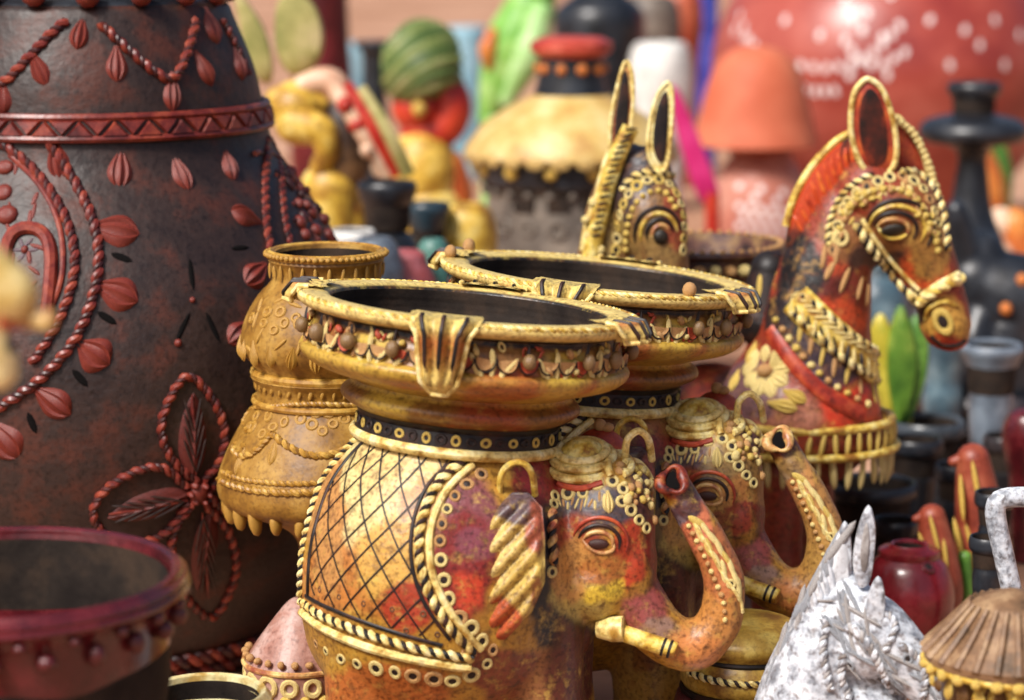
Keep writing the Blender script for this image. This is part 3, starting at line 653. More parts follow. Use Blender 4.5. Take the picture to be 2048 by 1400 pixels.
    for (x, y, a) in [(492, 432, 88), (512, 548, 60), (480, 665, 50)]: stick(root, sk, 'petal', 'drop', VR, x, y, (50, 34), a, depth=30)
    stick(root, sk, 'slit', 'slit', clay('matte_black', '#0c0a0a', '#080707', '#120e0e', 20, .9, .1, 0, 0), 480, 496, (20, 22), 70, depth=60)
    for (x, y, r) in [(600, 445, 17), (622, 425, 19), (645, 440, 16), (630, 462, 15), (655, 470, 15), (610, 470, 13)]: stick(root, sk, 'relief_knob', 'bead', VR, x, y, r, depth=14)
    for i in range(6): cord(root, sk, 'ridge', VR, [(580 + i * 4, 330 + i * 15), (612 + i * 5, 338 + i * 15)], 4)
    rv = random.Random(9)
    for i in range(46):
        t = rv.random(); y = 320 + 175 * t; x = np.interp(y, [320, 400, 500], [590, 632, 682]) - rv.uniform(6, 55 + 20 * t)
        if x > 572: stick(root, sk, 'relief_petal', rv.choice(('seed', 'drop', 'bead')), rv.choice((VR, VD)), x, y, (rv.uniform(8, 14), rv.uniform(10, 18)), rv.uniform(-60, 60), depth=12)
    for i in range(16): stick(root, sk, 'relief_petal', 'seed', VR, rv.uniform(0, 95), rv.uniform(330, 650), (10, 20), rv.uniform(-80, 80), depth=12)
    # big flower: four petals edged with rope, a veined leaf in each
    fl = (397, 985)
    petals = [([(392, 962), (345, 920), (322, 860), (338, 800), (376, 752), (425, 800), (448, 860), (440, 920), (404, 962)], (386, 872, (60, 88), -3)),
              ([(372, 975), (325, 935), (265, 945), (205, 985), (186, 1030), (215, 1072), (270, 1085), (330, 1065), (375, 1005)], (298, 1012, (62, 86), -100)),
              ([(385, 1008), (348, 1060), (345, 1130), (370, 1190), (420, 1235), (455, 1190), (472, 1130), (455, 1060), (410, 1010)], (408, 1105, (56, 92), 176)),
              ([(420, 975), (470, 930), (540, 920), (600, 950), (590, 1000), (520, 1030), (450, 1020), (422, 995)], (510, 975, (50, 84), 85))]
    for pts, (x, y, s_, a) in petals:
        rp(pts, 11); stick(root, sk, 'flower_leaf', 'leaf', clay('leaf_relief_red', '#5c221e', '#401616', '#783226', 40, .38, .5, .3, .35), x, y, s_, a, depth=60)
        ca, sa = math.cos(R(a)), math.sin(R(a))
        for q in np.linspace(-.8, .1, 4):
            for sd_ in (-1, 1):
                L0 = (0, q * s_[1]); L1 = (sd_ * s_[0] * (.36 - .10 * (q + .8)), (q + .75) * s_[1])
                cord(root, sk, 'leaf_vein', VB, [(x + u_ * ca + v_ * sa, y + u_ * sa - v_ * ca) for u_, v_ in (L0, ((L0[0] + L1[0]) / 2, (L0[1] + L1[1]) / 2 - 3), L1)], 2.6, lift=3.6, n=6, taper=True)
        cord(root, sk, 'leaf_rib', VR, [(x - math.sin(R(a)) * -s_[1] * q, y - math.cos(R(a)) * s_[1] * q) for q in (-.9, -.3, .3, .95)], 4, lift=1.6, taper=True)
    stick(root, sk, 'flower_boss', 'bead', VR, 397, 985, 24, depth=18)
    for j in range(6): stick(root, sk, 'flower_bead', 'bead', VR, 397 + 18 * math.cos(j * 1.05), 985 + 18 * math.sin(j * 1.05), 9, depth=22)
    # foot band, herringbone
    zf = W(cx, 1262, DV).z
    for dz in (.0, .018): 
        t = np.linspace(math.pi, 2 * math.pi, 300); Pq = [Vector((b.x + math.cos(a) * (rad(zf + dz) + .004), b.y + math.sin(a) * (rad(zf + dz) + .004), zf + dz)) for a in t]; Nq = [Vector((math.cos(a), math.sin(a), 0)) for a in t]
        o = part(rope_mesh(Pq, Nq, .008, 0), 'foot_rope', VR, root); part(rope_mesh(Pq, Nq, .008, math.pi), 'strand', VD, o)
    return root
big_vase()

# ------------------------------------------------------------------ ochre pot in tiers between vase and elephant
def ochre_pot():
    DB, cx = 2.345, 655
    r_ = pot('tiered_pot', 'ochre clay pot in two tiers with rope swags, between dark vase and elephant', 'pot', cx, DB,
             [(505, 112), (520, 116), (532, 108), (560, 110), (590, 138), (640, 165), (690, 172), (722, 152), (738, 142), (744, 152), (756, 154), (764, 142), (800, 146), (850, 178), (900, 204), (950, 222), (985, 220), (1005, 196), (1030, 130), (1060, 80), (1100, 60), (1200, 56), (1300, 70)], OC, inner=14, n=96)
    sk = SK[r_.name]
    band(r_, cx, DB, 506, 112, 9, OC2, 'rim_band'); band(r_, cx, DB, 740, 148, 9, OC2, 'flange'); band(r_, cx, DB, 796, 148, 7, OC2)
    ringed(r_, cx, DB, 505, 112, 60, 'rim_dot', 'bead', OC2, 6, out=8); ringed(r_, cx, DB, 537, 112, 26, 'collar_dash', 'seed', OC2, (8, 16), out=2)
    ringed(r_, cx, DB, 762, 146, 40, 'collar_dash', 'seed', OC2, (8, 12), 20, out=0)
    ringed(r_, cx, DB, 690, 172, 22, 'hanging_bead', 'drop', OC2, (20, 26), a0=.3, out=0)
    ringed(r_, cx, DB, 1004, 206, 24, 'hanging_tooth', 'bead', OC2, (13, 30), a0=.2, out=-6, depth=15)
    rope(r_, sk, 'shoulder_rope', OC2, OC, [(436, 958), (480, 975), (540, 984), (600, 986), (660, 982)], 8); rope(r_, sk, 'shoulder_rope', OC2, OC, [(434, 940), (480, 957), (540, 966), (600, 968), (660, 964)], 6)
    for (x, y) in [(525, 848), (645, 842), (548, 640), (640, 650)]:
        for j in range(5): stick(r_, sk, 'rosette_ring', 'ring', OC2, x + 22 * math.cos(j * 1.257 + .3), y + 20 * math.sin(j * 1.257 + .3), 13, depth=10)
        for dx in (-44, 44): stick(r_, sk, 'rosette_ring', 'ring', OC2, x + dx, y - 4, 12, depth=10)
    rope(r_, sk, 'swag', OC2, OC, [(462, 880), (478, 912), (510, 905), (545, 868)], 8); rope(r_, sk, 'swag', OC2, OC, [(545, 868), (580, 895), (630, 912), (690, 900), (735, 862)], 8)
    rope(r_, sk, 'swag', OC2, OC, [(470, 850), (495, 820), (545, 812)], 6); rope(r_, sk, 'swag', OC2, OC, [(545, 812), (620, 808), (720, 812)], 6)
    for (x, y) in [(480, 922), (545, 905), (700, 915)]: stick(r_, sk, 'swag_tassel', 'drop', OC2, x, y, (18, 30), depth=14)
    for i, (x, y) in enumerate([(510, 640), (520, 670), (560, 600), (590, 610), (520, 610), (600, 690), (560, 690), (500, 700)]): stick(r_, sk, 'relief_petal', 'seed', OC2, x, y, (9, 20), i * 40, depth=11)
ochre_pot()

# ------------------------------------------------------------------ maroon bowl in the foreground
MR = clay('maroon_glaze', '#54161c', '#3a0e14', '#6e2226', 22, .25, .55, .25, .15, coat=.3)
def maroon_bowl():
    DM, cx = 1.74, -20
    r_ = pot('maroon_bowl', 'glossy maroon clay bowl with a wide ridged rim and round studs, before the vase', 'bowl', cx, DM,
             [(1152, 372), (1170, 376), (1190, 362), (1210, 346), (1300, 336), (1380, 322), (1480, 296), (1600, 250)], MR, inner=34, n=96)
    for y, r, w in ((1150, 352, 10), (1158, 370, 10), (1172, 374, 10)): band(r_, cx, DM, y, r, w, MR, 'rim_ridge', 96)
    ringed(r_, cx, DM, 1232, 346, 22, 'stud', 'bead', MR, (20, 22), a0=.05, out=8); ringed(r_, cx, DM, 1205, 350, 22, 'stud_stem', 'seed', MR, (9, 30), a0=.05, out=2)
    ringed(r_, cx, DM, 1196, 366, 22, 'rim_stud', 'bead', MR, 13, a0=.55, out=2)
maroon_bowl()
cr = clay('cream_rim_clay', '#d8c890', '#b8944c', '#e8deb2', 40, .45)
pot('cream_rim_pot', 'small pot with pale cream rim and dark inside, behind the maroon bowl', 'pot', 395, 1.98, [(1388, 128), (1396, 134), (1406, 128), (1440, 104), (1500, 120), (1600, 110)], cr, inner=20)
# pink domed pot half hidden by the elephant's belly
pk = clay('pink_grey_clay', '#a07466', '#744638', '#b89a90', 24, .42, .5, .35, .45)
def pink_pot():
    D, cx = 2.24, 590
    r_ = pot('domed_pot', 'pinkish domed clay pot with curled yellow trim, under the elephant belly', 'pot', cx, D, [(1196, 12), (1206, 26), (1240, 54), (1280, 84), (1310, 104), (1326, 112), (1345, 108), (1400, 104), (1460, 96)], pk)
    ringed(r_, cx, D, 1300, 106, 24, 'trim_bead', 'bead', PINK, 8, out=2); band(r_, cx, D, 1318, 112, 6, PINK, 'trim_band')
    ringed(r_, cx, D, 1345, 108, 15, 'curl', 'ring', CREAM, (20, 22), out=2, depth=14); ringed(r_, cx, D, 1372, 106, 18, 'trim_bead', 'bead', GOLD, 13, out=2)
pink_pot()
# blurred cream animal at the edge of the frame
def cream_animal():
    D = 1.34; k = mp(650, D); cx = -60; b = W(cx, 700, D); b.z = 0
    r_ = thing('horse_figure', 'cream yellow clay horse muzzle at the edge, before the dark vase', 'figurine', b)
    m = MB(); m.caps([W(-150, 480, D), W(-60, 540, D), W(20, 590, D)], [90 * k, 78 * k, 60 * k]); m.caps([W(-90, 640, D), W(-20, 700, D), W(0, 745, D)], [70 * k, 52 * k, 40 * k])
    m.caps([W(-160, 520, D), W(-190, 760, D), Vector((b.x - .03, D, .16))], [95 * k, 120 * k, 150 * k]); m.tube([Vector((b.x - .03, D, .17)), Vector((b.x - .03, D, 0))], .06, 20)
    cb = sculpt(m, .004, 4); part(cb, 'body', clay('cream_animal_paint', '#d4b464', '#a87c38', '#efdca0', 16, .45, .5, .3, .3), r_, sharp=0); sk = Skin(cb)
    stick(r_, sk, 'nostril', 'dab', DARK, 20, 690, (16, 20)); stick(r_, sk, 'bridle_knob', 'bead', PINK, 62, 645, 26)
    p = W(92, 640, D); part(MB().caps([W(20, 640, D), p], [16 * k, 24 * k]), 'bridle_bead', PINK, r_)
    cord(r_, sk, 'bridle', RUST, [(0, 640), (30, 650), (60, 640)], 12)
cream_animal()

# ------------------------------------------------------------------ painted clay horses
HR = clay('horse_paint', '#6a3a20', '#1c1110', '#c89a48', 46, .42, .5, .7, .65, vcol=True, mixw=.72)
MANE = clay('mane_orange', '#c4461e', '#8c2614', '#d8702e', 40, .4, .5, .3, .3)
def leaf_ear(root, name, mat, inner, pts, thick, D, tilt=.0):
    """hollow pointed ear: rim cord round a dished leaf"""
    k = mp(300, D); Q = smooth_path(pts, 6, closed=True)[:-1]; cx = Q[:, 0].mean(); cy = Q[:, 1].mean()
    m = MB(); m.plate([W(x, y, D + tilt * (y - cy) * k) for x, y in Q], thick * k, -FW); o = part(m, name, mat, root)
    P = [W(x, y, D - thick * .4 * k + tilt * (y - cy) * k) for x, y in Q]; P.append(P[0])
    part(MB().tube(P, thick * .2 * k, 8), 'ear_rim', CREAM, o)
    q = [W(cx + (x - cx) * .62, cy + (y - cy) * .8, D - thick * .52 * k + tilt * (y - cy) * k) for x, y in Q]
    part(MB().plate(q, thick * .2 * k, -FW), 'ear_hollow', inner, o); return o
def horse_right():
    D = 2.66; k = mp(600, D); b = W(1600, 700, D); b.z = 0
    E = lambda x, y, d=0.: W(x, y, D + d)
    r_ = thing('horse_planter', 'orange red clay horse planter with bridle, pricked ear and bead collar, behind elephants', 'planter', b, 'horse planters')
    m = MB()
    m.caps([E(1735, 385), E(1790, 425), E(1838, 505), E(1876, 590), E(1892, 648)], [74 * k, 88 * k, 70 * k, 54 * k, 52 * k])
    m.ell(E(1722, 462, -.002), (82 * k, 62 * k, 78 * k)); m.ell(E(1900, 678), (40 * k, 38 * k, 26 * k)); m.ell(E(1880, 640), (46 * k, 40 * k, 44 * k))
    m.caps([E(1690, 430, .01), E(1655, 520, .01), E(1632, 620, .012), E(1618, 720, .015), E(1600, 820, .02)], [78 * k, 92 * k, 112 * k, 132 * k, 165 * k])
    m.ell(E(1590, 860, .02), (190 * k, 160 * k, 92 * k)); m.caps([E(1560, 880, .03), E(1480, 860, .10), E(1420, 840, .15)], [130 * k, 130 * k, 125 * k])
    for lx, ld in ((1560, -.03), (1620, .06), (1400, .10), (1440, .2)):
        t = E(lx, 930, ld); m.tube(smooth_path([t, (t.x, t.y, .12), (t.x, t.y, 0)], .02), 52 * k, 16)
    # planter drum on the back
    body = sculpt(m, .0042, 4); wobble(body, .0015, 34)
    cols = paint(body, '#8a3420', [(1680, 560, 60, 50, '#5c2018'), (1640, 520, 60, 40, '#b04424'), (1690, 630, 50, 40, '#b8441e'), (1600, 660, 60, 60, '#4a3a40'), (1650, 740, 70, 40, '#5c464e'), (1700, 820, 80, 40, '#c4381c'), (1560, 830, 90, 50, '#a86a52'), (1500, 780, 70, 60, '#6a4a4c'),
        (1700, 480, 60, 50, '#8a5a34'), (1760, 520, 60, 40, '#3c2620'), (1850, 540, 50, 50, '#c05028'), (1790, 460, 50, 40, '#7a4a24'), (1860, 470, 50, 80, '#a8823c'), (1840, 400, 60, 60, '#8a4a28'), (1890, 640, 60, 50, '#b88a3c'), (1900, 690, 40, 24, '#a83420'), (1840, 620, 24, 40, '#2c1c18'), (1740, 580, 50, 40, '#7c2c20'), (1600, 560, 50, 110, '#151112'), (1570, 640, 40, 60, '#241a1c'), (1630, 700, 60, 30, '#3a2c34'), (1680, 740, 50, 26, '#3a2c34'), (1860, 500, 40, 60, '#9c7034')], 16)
    part(body, 'body', HR, r_, cols=cols, sharp=0); sk = Skin(body)
    # mane: an arched crest with combed lines
    out = [(1716, 262), (1672, 285), (1625, 335), (1592, 395), (1575, 455), (1572, 520), (1580, 600), (1625, 600), (1650, 520), (1665, 450), (1690, 390), (1715, 345)]
    mm = MB().plate([E(x, y, .006) for x, y in smooth_path(out, 8, closed=True)[:-1]], 62 * k, FW); mc = paint(mm, '#b8401c', [(1590, 560, 60, 110, '#1a1414'), (1640, 500, 50, 60, '#1e1616'), (1710, 300, 30, 60, '#2a1c1a')], 12)
    mo = part(mm, 'mane', clay('mane_paint', '#b8401c', '#7c2412', '#d4702c', 50, .42, .5, .3, .3, vcol=True, mixw=.35), r_, cols=mc); ms = Skin(mm)
    for i in range(10):
        t = i / 9; x0, y0 = np.interp(t, [0, .5, 1], [1705, 1640, 1588]), np.interp(t, [0, .5, 1], [285, 330, 430]); x1, y1 = np.interp(t, [0, .5, 1], [1712, 1672, 1622]), np.interp(t, [0, .5, 1], [345, 410, 480])
        cord(mo, ms, 'mane_lock', MANE, [(x0, y0), ((x0 + x1) / 2 - 4, (y0 + y1) / 2), (x1, y1)], 4.5, lift=.2, taper=True)
    P = [E(x, y, -.002) for x, y in smooth_path([(1712, 260), (1668, 286), (1622, 336), (1588, 396), (1572, 452)], 5)]; part(MB().tube(P, 8 * k, 8), 'mane_edge', GOLD, mo)
    leaf_ear(r_, 'ear', RUST, clay('ear_red_black', '#4a1a12', '#1a1010', '#a83c1c', 26, .5), [(1738, 158), (1765, 180), (1785, 235), (1793, 300), (1782, 340), (1745, 352), (1718, 320), (1702, 260), (1706, 195), (1720, 168)], 30, D - .022, .1)
    leaf_ear(r_, 'ear', RUST, RUST, [(1790, 232), (1820, 262), (1848, 320), (1856, 370), (1835, 378), (1800, 350), (1788, 290)], 24, D + .02)
    rope(r_, sk, 'forelock_rope', CREAM, DARK, [(1800, 345), (1850, 352), (1876, 400), (1888, 450), (1893, 500)], 9)
    P = smooth_path([(1792, 238), (1826, 266), (1852, 315), (1868, 365), (1885, 420)], 12)
    for x, y in P: piece('forelock_bead', 'bead', CREAM, r_, E(x, y, .005), -FW, UP, 9 * k)
    # bridle
    br = [(1668, 500), (1678, 440), (1705, 395), (1750, 365), (1800, 352), (1842, 372), (1868, 420), (1882, 470)]
    for i, (x, y) in enumerate(along(br, 25)): stick(r_, sk, 'bridle_ring', 'ring', CREAM if i % 3 else PINK, x, y, 13, depth=11)
    br2 = [(1690, 425), (1725, 390), (1770, 378), (1815, 385), (1845, 415), (1868, 470), (1876, 500)]
    for i, (x, y) in enumerate(along(br2, 19)): stick(r_, sk, 'bridle_bead', 'bead', GOLD, x, y, 9, depth=8)
    rope(r_, sk, 'bridle_edge', CREAM, DARK, [(1655, 490), (1664, 430), (1695, 378), (1745, 348)], 7)
    rope(r_, sk, 'cheek_strap', CREAM, DARK, [(1712, 448), (1745, 500), (1785, 548), (1826, 592)], 10); cord(r_, sk, 'cheek_piping', CREAM, [(1724, 438), (1758, 490), (1798, 538), (1838, 580)], 5)
    rope(r_, sk, 'nose_band', CREAM, GOLD, [(1838, 604), (1870, 580), (1905, 562), (1922, 558)], 12); cord(r_, sk, 'nose_piping', CREAM, [(1845, 590), (1880, 566), (1915, 548)], 7)
    stick(r_, sk, 'bridle_ring', 'ring', CREAM, 1828, 596, 17); stick(r_, sk, 'bridle_ring', 'ring', CREAM, 1682, 476, 17); stick(r_, sk, 'bridle_ring', 'ring', CREAM, 1690, 418, 16)
    rh = random.Random(4)
    for i in range(60):
        t = rh.random(); x = np.interp(t, [0, .3, .6, 1], [1672, 1720, 1810, 1872]) + rh.uniform(-12, 12); y = np.interp(t, [0, .3, .6, 1], [470, 392, 372, 470]) + rh.uniform(-14, 14)
        stick(r_, sk, 'bridle_petal', rh.choice(('seed', 'bead')), rh.choice((GOLD, CREAM, PINK)), x, y, (6, 9), rh.uniform(-80, 80), depth=9)
    # eye, nostril, mouth
    for i, (rx, ry) in enumerate([(32, 20), (44, 34), (56, 46), (68, 58)]):
        a = np.linspace(R(190), R(395), 12); cord(r_, sk, 'eyelid', [PINK, DARK, GOLD, DARK][i], [(1786 + rx * math.cos(t) + i * 4, 458 + ry * math.sin(t)) for t in a], 4.5, taper=True)
    stick(r_, sk, 'eyeball', 'bead', clay('eye_dark', '#1c1411', '#120d0b', '#3a3420', 60, .42, .4, .2, .2), 1786, 460, (23, 12), depth=6)
    cord(r_, sk, 'eyelid', GOLD, [(1756, 455), (1775, 474), (1800, 476), (1816, 466)], 4, taper=True)
    stick(r_, sk, 'nostril', 'ring', GOLD, 1886, 644, (21, 27), -20, depth=15); stick(r_, sk, 'nostril_hole', 'dab', DARK, 1886, 644, (12, 16), -20, depth=9)
    cord(r_, sk, 'mouth_line', DARK, [(1862, 672), (1885, 690), (1915, 690), (1930, 680)], 5, .6)
    cord(r_, sk, 'nostril_fold', GOLD, [(1850, 640), (1860, 615), (1890, 602), (1918, 615)], 5, taper=True)
    # tassels, neck band and collar
    for (x, y, a) in [(1648, 512, 10), (1660, 540, 20), (1690, 560, 20), (1720, 575, 15), (1745, 590, 10), (1672, 505, 0)]: stick(r_, sk, 'tassel', 'seed', PINK, x, y, (13, 27), a, depth=14)
    cord(r_, sk, 'neck_strap', GOLD, [(1592, 598), (1640, 648), (1700, 700), (1758, 738)], 34, .35, lift=.2)
    nb = [(1600, 585), (1652, 630), (1712, 680), (1762, 714)]; nb2 = [(1585, 622), (1632, 668), (1690, 722), (1752, 764)]
    rope(r_, sk, 'neck_rope', CREAM, DARK, nb, 10, lift=.8); rope(r_, sk, 'neck_rope', CREAM, DARK, nb2, 10, lift=.8)
    for i, (x, y) in enumerate(along([(1594, 600), (1642, 648), (1702, 698), (1758, 738)], 15)):
        stick(r_, sk, 'neck_leaf', 'seed', CREAM, x + 7, y - 9, (8, 20), 95, depth=16, lift=12); stick(r_, sk, 'neck_leaf', 'seed', DARK if i % 2 else CREAM, x - 7, y + 12, (8, 20), 175, depth=16, lift=12)
    for i, (x, y) in enumerate(along([(1600, 665), (1640, 705), (1690, 748), (1748, 785)], 30)): stick(r_, sk, 'tassel', 'seed', PINK if i % 2 else GOLD, x, y, (11, 25), 12, depth=13)
    cord(r_, sk, 'chest_strap', clay('red_strap', '#9c2e1a', '#5c1810', '#b8502c', 50, .45), [(1540, 660), (1590, 730), (1650, 790), (1720, 830)], 15, .3)
    for i, (x, y) in enumerate(along([(1552, 640), (1605, 712), (1665, 768), (1735, 808)], 22)): stick(r_, sk, 'strap_bead', 'bead', (GOLD, PINK, CREAM)[i % 3], x, y, 8, depth=8)
    z = E(1600, 838, .02); kk = k
    def cring(count, y, rx, ry, unit, name, mat, size, up=0):
        c = E(1600, y, .02)
        for j in range(count):
            t = 2 * math.pi * j / count
            if math.sin(t) > .5: continue
            n = Vector((math.cos(t), math.sin(t), 0)); piece(name, unit, mat, r_, c + Vector((math.cos(t) * rx * k, math.sin(t) * ry * k, 0)), n, Vector((0, 0, 1)), (size[0] * k, size[1] * k, size[2] * k))
    for (y, rx, w) in ((832, 186, 9), (884, 196, 8)):
        c = E(1600, y, .02); t = np.linspace(0, 2 * math.pi, 80); part(MB().tube([c + Vector((math.cos(a) * rx * k, math.sin(a) * rx * .84 * k, 0)) for a in t], w * k, 8), 'collar_ring', GOLD, r_)
    cring(44, 858, 190, 160, 'seed', 'collar_tooth', GOLD, (11, 24, 18)); cring(34, 915, 182, 152, 'seed', 'collar_drop', CREAM, (15, 40, 26))
    # flower medallion and curls on the chest
    for j in range(9):
        a = j * 40; stick(r_, sk, 'medallion_petal', 'drop', CREAM, 1530 + 32 * math.sin(R(a)), 742 - 32 * math.cos(R(a)), (26, 24), a + 180, depth=16)
    stick(r_, sk, 'medallion_boss', 'bead', PINK, 1530, 742, 17)
    for (x, y, a) in [(1590, 792, -60), (1480, 700, 40), (1470, 760, 10), (1565, 812, -80)]: stick(r_, sk, 'chest_leaf', 'drop', GOLD, x, y, (26, 28), a, depth=18)
    # planter drum with beaded rim
    c = E(1400, 700, .19); zr = W(1400, 486, D + .19).z; kd = mp(486, D + .19); cb = Vector((c.x, c.y, 0))
    part(MB().lathe([(zr - .12, 80 * kd), (zr - .09, 130 * kd), (zr - .05, 165 * kd), (zr - .01, 158 * kd), (zr - .004, 172 * kd), (zr, 170 * kd), (zr, 150 * kd), (zr - .02, 140 * kd), (zr - .06, 120 * kd), (zr - .061, .0001)], cb, (0, 0, 1), 64), 'drum', clay('drum_paint', '#5c3a30', '#2c1c1a', '#8a6a44', 34, .42), r_)
    for j in range(34):
        t = 2 * math.pi * j / 34; n = Vector((math.cos(t), math.sin(t), 0))
        if n.y > .4: continue
        piece('rim_bead', 'bead', PINK if j % 2 else CREAM, r_, cb + n * 166 * kd + Vector((0, 0, zr - .020)), n, (0, 0, 1), (13 * kd, 13 * kd, 18 * kd))
        piece('rim_drop', 'seed', PINK, r_, cb + n * 162 * kd + Vector((0, 0, zr - .045)), n, (0, 0, 1), (12 * kd, 24 * kd, 18 * kd))
    for j in range(50):
        t = 2 * math.pi * j / 50; n = Vector((math.cos(t), math.sin(t), 0)); piece('rim_dot', 'bead', PINK, r_, cb + n * 160 * kd + Vector((0, 0, zr + .001)), n, (0, 0, 1), 6 * kd)
    for (x, y, r) in [(1520, 575, 14), (1545, 590, 15), (1515, 610, 13), (1552, 560, 12)]: piece('breast_bead', 'seed', GOLD, r_, E(x, y, .0), -FW, UP, (r * k, 26 * k, 18 * k))
    part(MB().caps([E(1540, 540, .02), E(1530, 640, .02)], [40 * k, 60 * k]), 'shoulder_strap', DARK, r_)
horse_right()

def horse_left():
    D = 2.68; k = mp(500, D); b = W(1235, 700, D); b.z = 0
    E = lambda x, y, d=0.: W(x, y, D + d)
    r_ = thing('horse_planter', 'clay horse head with tall narrow ears rising behind the rear elephant bowl', 'planter', b, 'horse planters')
    m = MB(); m.caps([E(1292, 395), E(1306, 440, -.012), E(1322, 510, -.02), E(1335, 590, -.025)], [66 * k, 70 * k, 56 * k, 46 * k])
    m.caps([E(1258, 330, .02), E(1232, 420, .025), E(1225, 520, .03), E(1215, 640, .04), E(1205, 760, .05)], [46 * k, 60 * k, 74 * k, 96 * k, 130 * k]); m.ell(E(1290, 350, .005), (56 * k, 50 * k, 60 * k))
    t = E(1205, 780, .05); m.tube(smooth_path([t, (t.x, t.y, .12), (t.x, t.y, 0)], .02), 110 * k, 20)
    body = sculpt(m, .004, 4); cols = paint(body, '#7c5a34', [(1285, 330, 40, 60, '#2c2830'), (1240, 350, 30, 120, '#3a2e30'), (1310, 480, 60, 60, '#8a6c3c'), (1350, 440, 24, 60, '#9c4a30'), (1220, 480, 30, 60, '#9a8048')], 12)
    part(body, 'body', HR, r_, cols=cols, sharp=0); sk = Skin(body)
    leaf_ear(r_, 'ear', PINK, DARK, [(1252, 122), (1264, 150), (1266, 210), (1258, 270), (1240, 310), (1222, 300), (1222, 240), (1236, 170)], 22, D + .0, .0)
    leaf_ear(r_, 'ear', CREAM, DARK, [(1338, 165), (1345, 200), (1342, 270), (1332, 335), (1312, 338), (1296, 300), (1302, 235), (1318, 185)], 22, D - .015, .0)
    # ridged mane strip
    P = [E(x, y, -.014) for x, y in smooth_path([(1262, 255), (1240, 300), (1218, 360), (1202, 420), (1188, 480), (1178, 530)], 5)]
    mo = part(MB().tube(P, 17 * k, 8, .5, [-FW] * len(P)), 'mane', GOLD, r_)
    for x, y in smooth_path([(1262, 258), (1240, 300), (1218, 360), (1202, 420), (1192, 470)], 13): piece('mane_notch', 'seed', DARK, mo, E(x, y, -.0195), -FW, updir(80), (4 * k, 13 * k, 5 * k))
    P = [E(x, y, .0) for x, y in smooth_path([(1238, 262), (1212, 330), (1194, 400), (1176, 450), (1168, 500)], 5)]; part(MB().tube(P, 9 * k, 8), 'mane_edge', CREAM, mo)
    for i, (x, y) in enumerate(along([(1232, 500), (1238, 440), (1256, 390), (1290, 362), (1330, 362), (1356, 392), (1368, 440), (1366, 500)], 24)): stick(r_, sk, 'bridle_ring', 'ring', CREAM if i % 2 else GOLD, x, y, 12, depth=9)
    for i, (x, y) in enumerate(along([(1252, 500), (1258, 440), (1274, 405), (1300, 385), (1330, 385), (1350, 415)], 16)): stick(r_, sk, 'bridle_bead', 'bead', GOLD, x, y, 7, depth=8)
    rope(r_, sk, 'brow_rope', CREAM, DARK, [(1245, 380), (1272, 352), (1310, 345), (1345, 352)], 8)
    for i, rx in enumerate((22, 34, 46, 58)):
        a = np.linspace(R(165), R(350), 12); cord(r_, sk, 'eyelid', [PINK, DARK, GOLD, DARK][i], [(1322 + rx * .8 * math.cos(t) - i * 2, 470 + rx * .95 * math.sin(t)) for t in a], 4.2, taper=True)
    stick(r_, sk, 'eyeball', 'bead', _m['eye_dark'], 1322, 474, (16, 15), depth=8)
    for (x, y) in [(1180, 470), (1172, 440), (1200, 500), (1188, 405)]: piece('mane_bead', 'bead', CREAM, r_, E(x, y, -.012), -FW, UP, 11 * k)
horse_left()

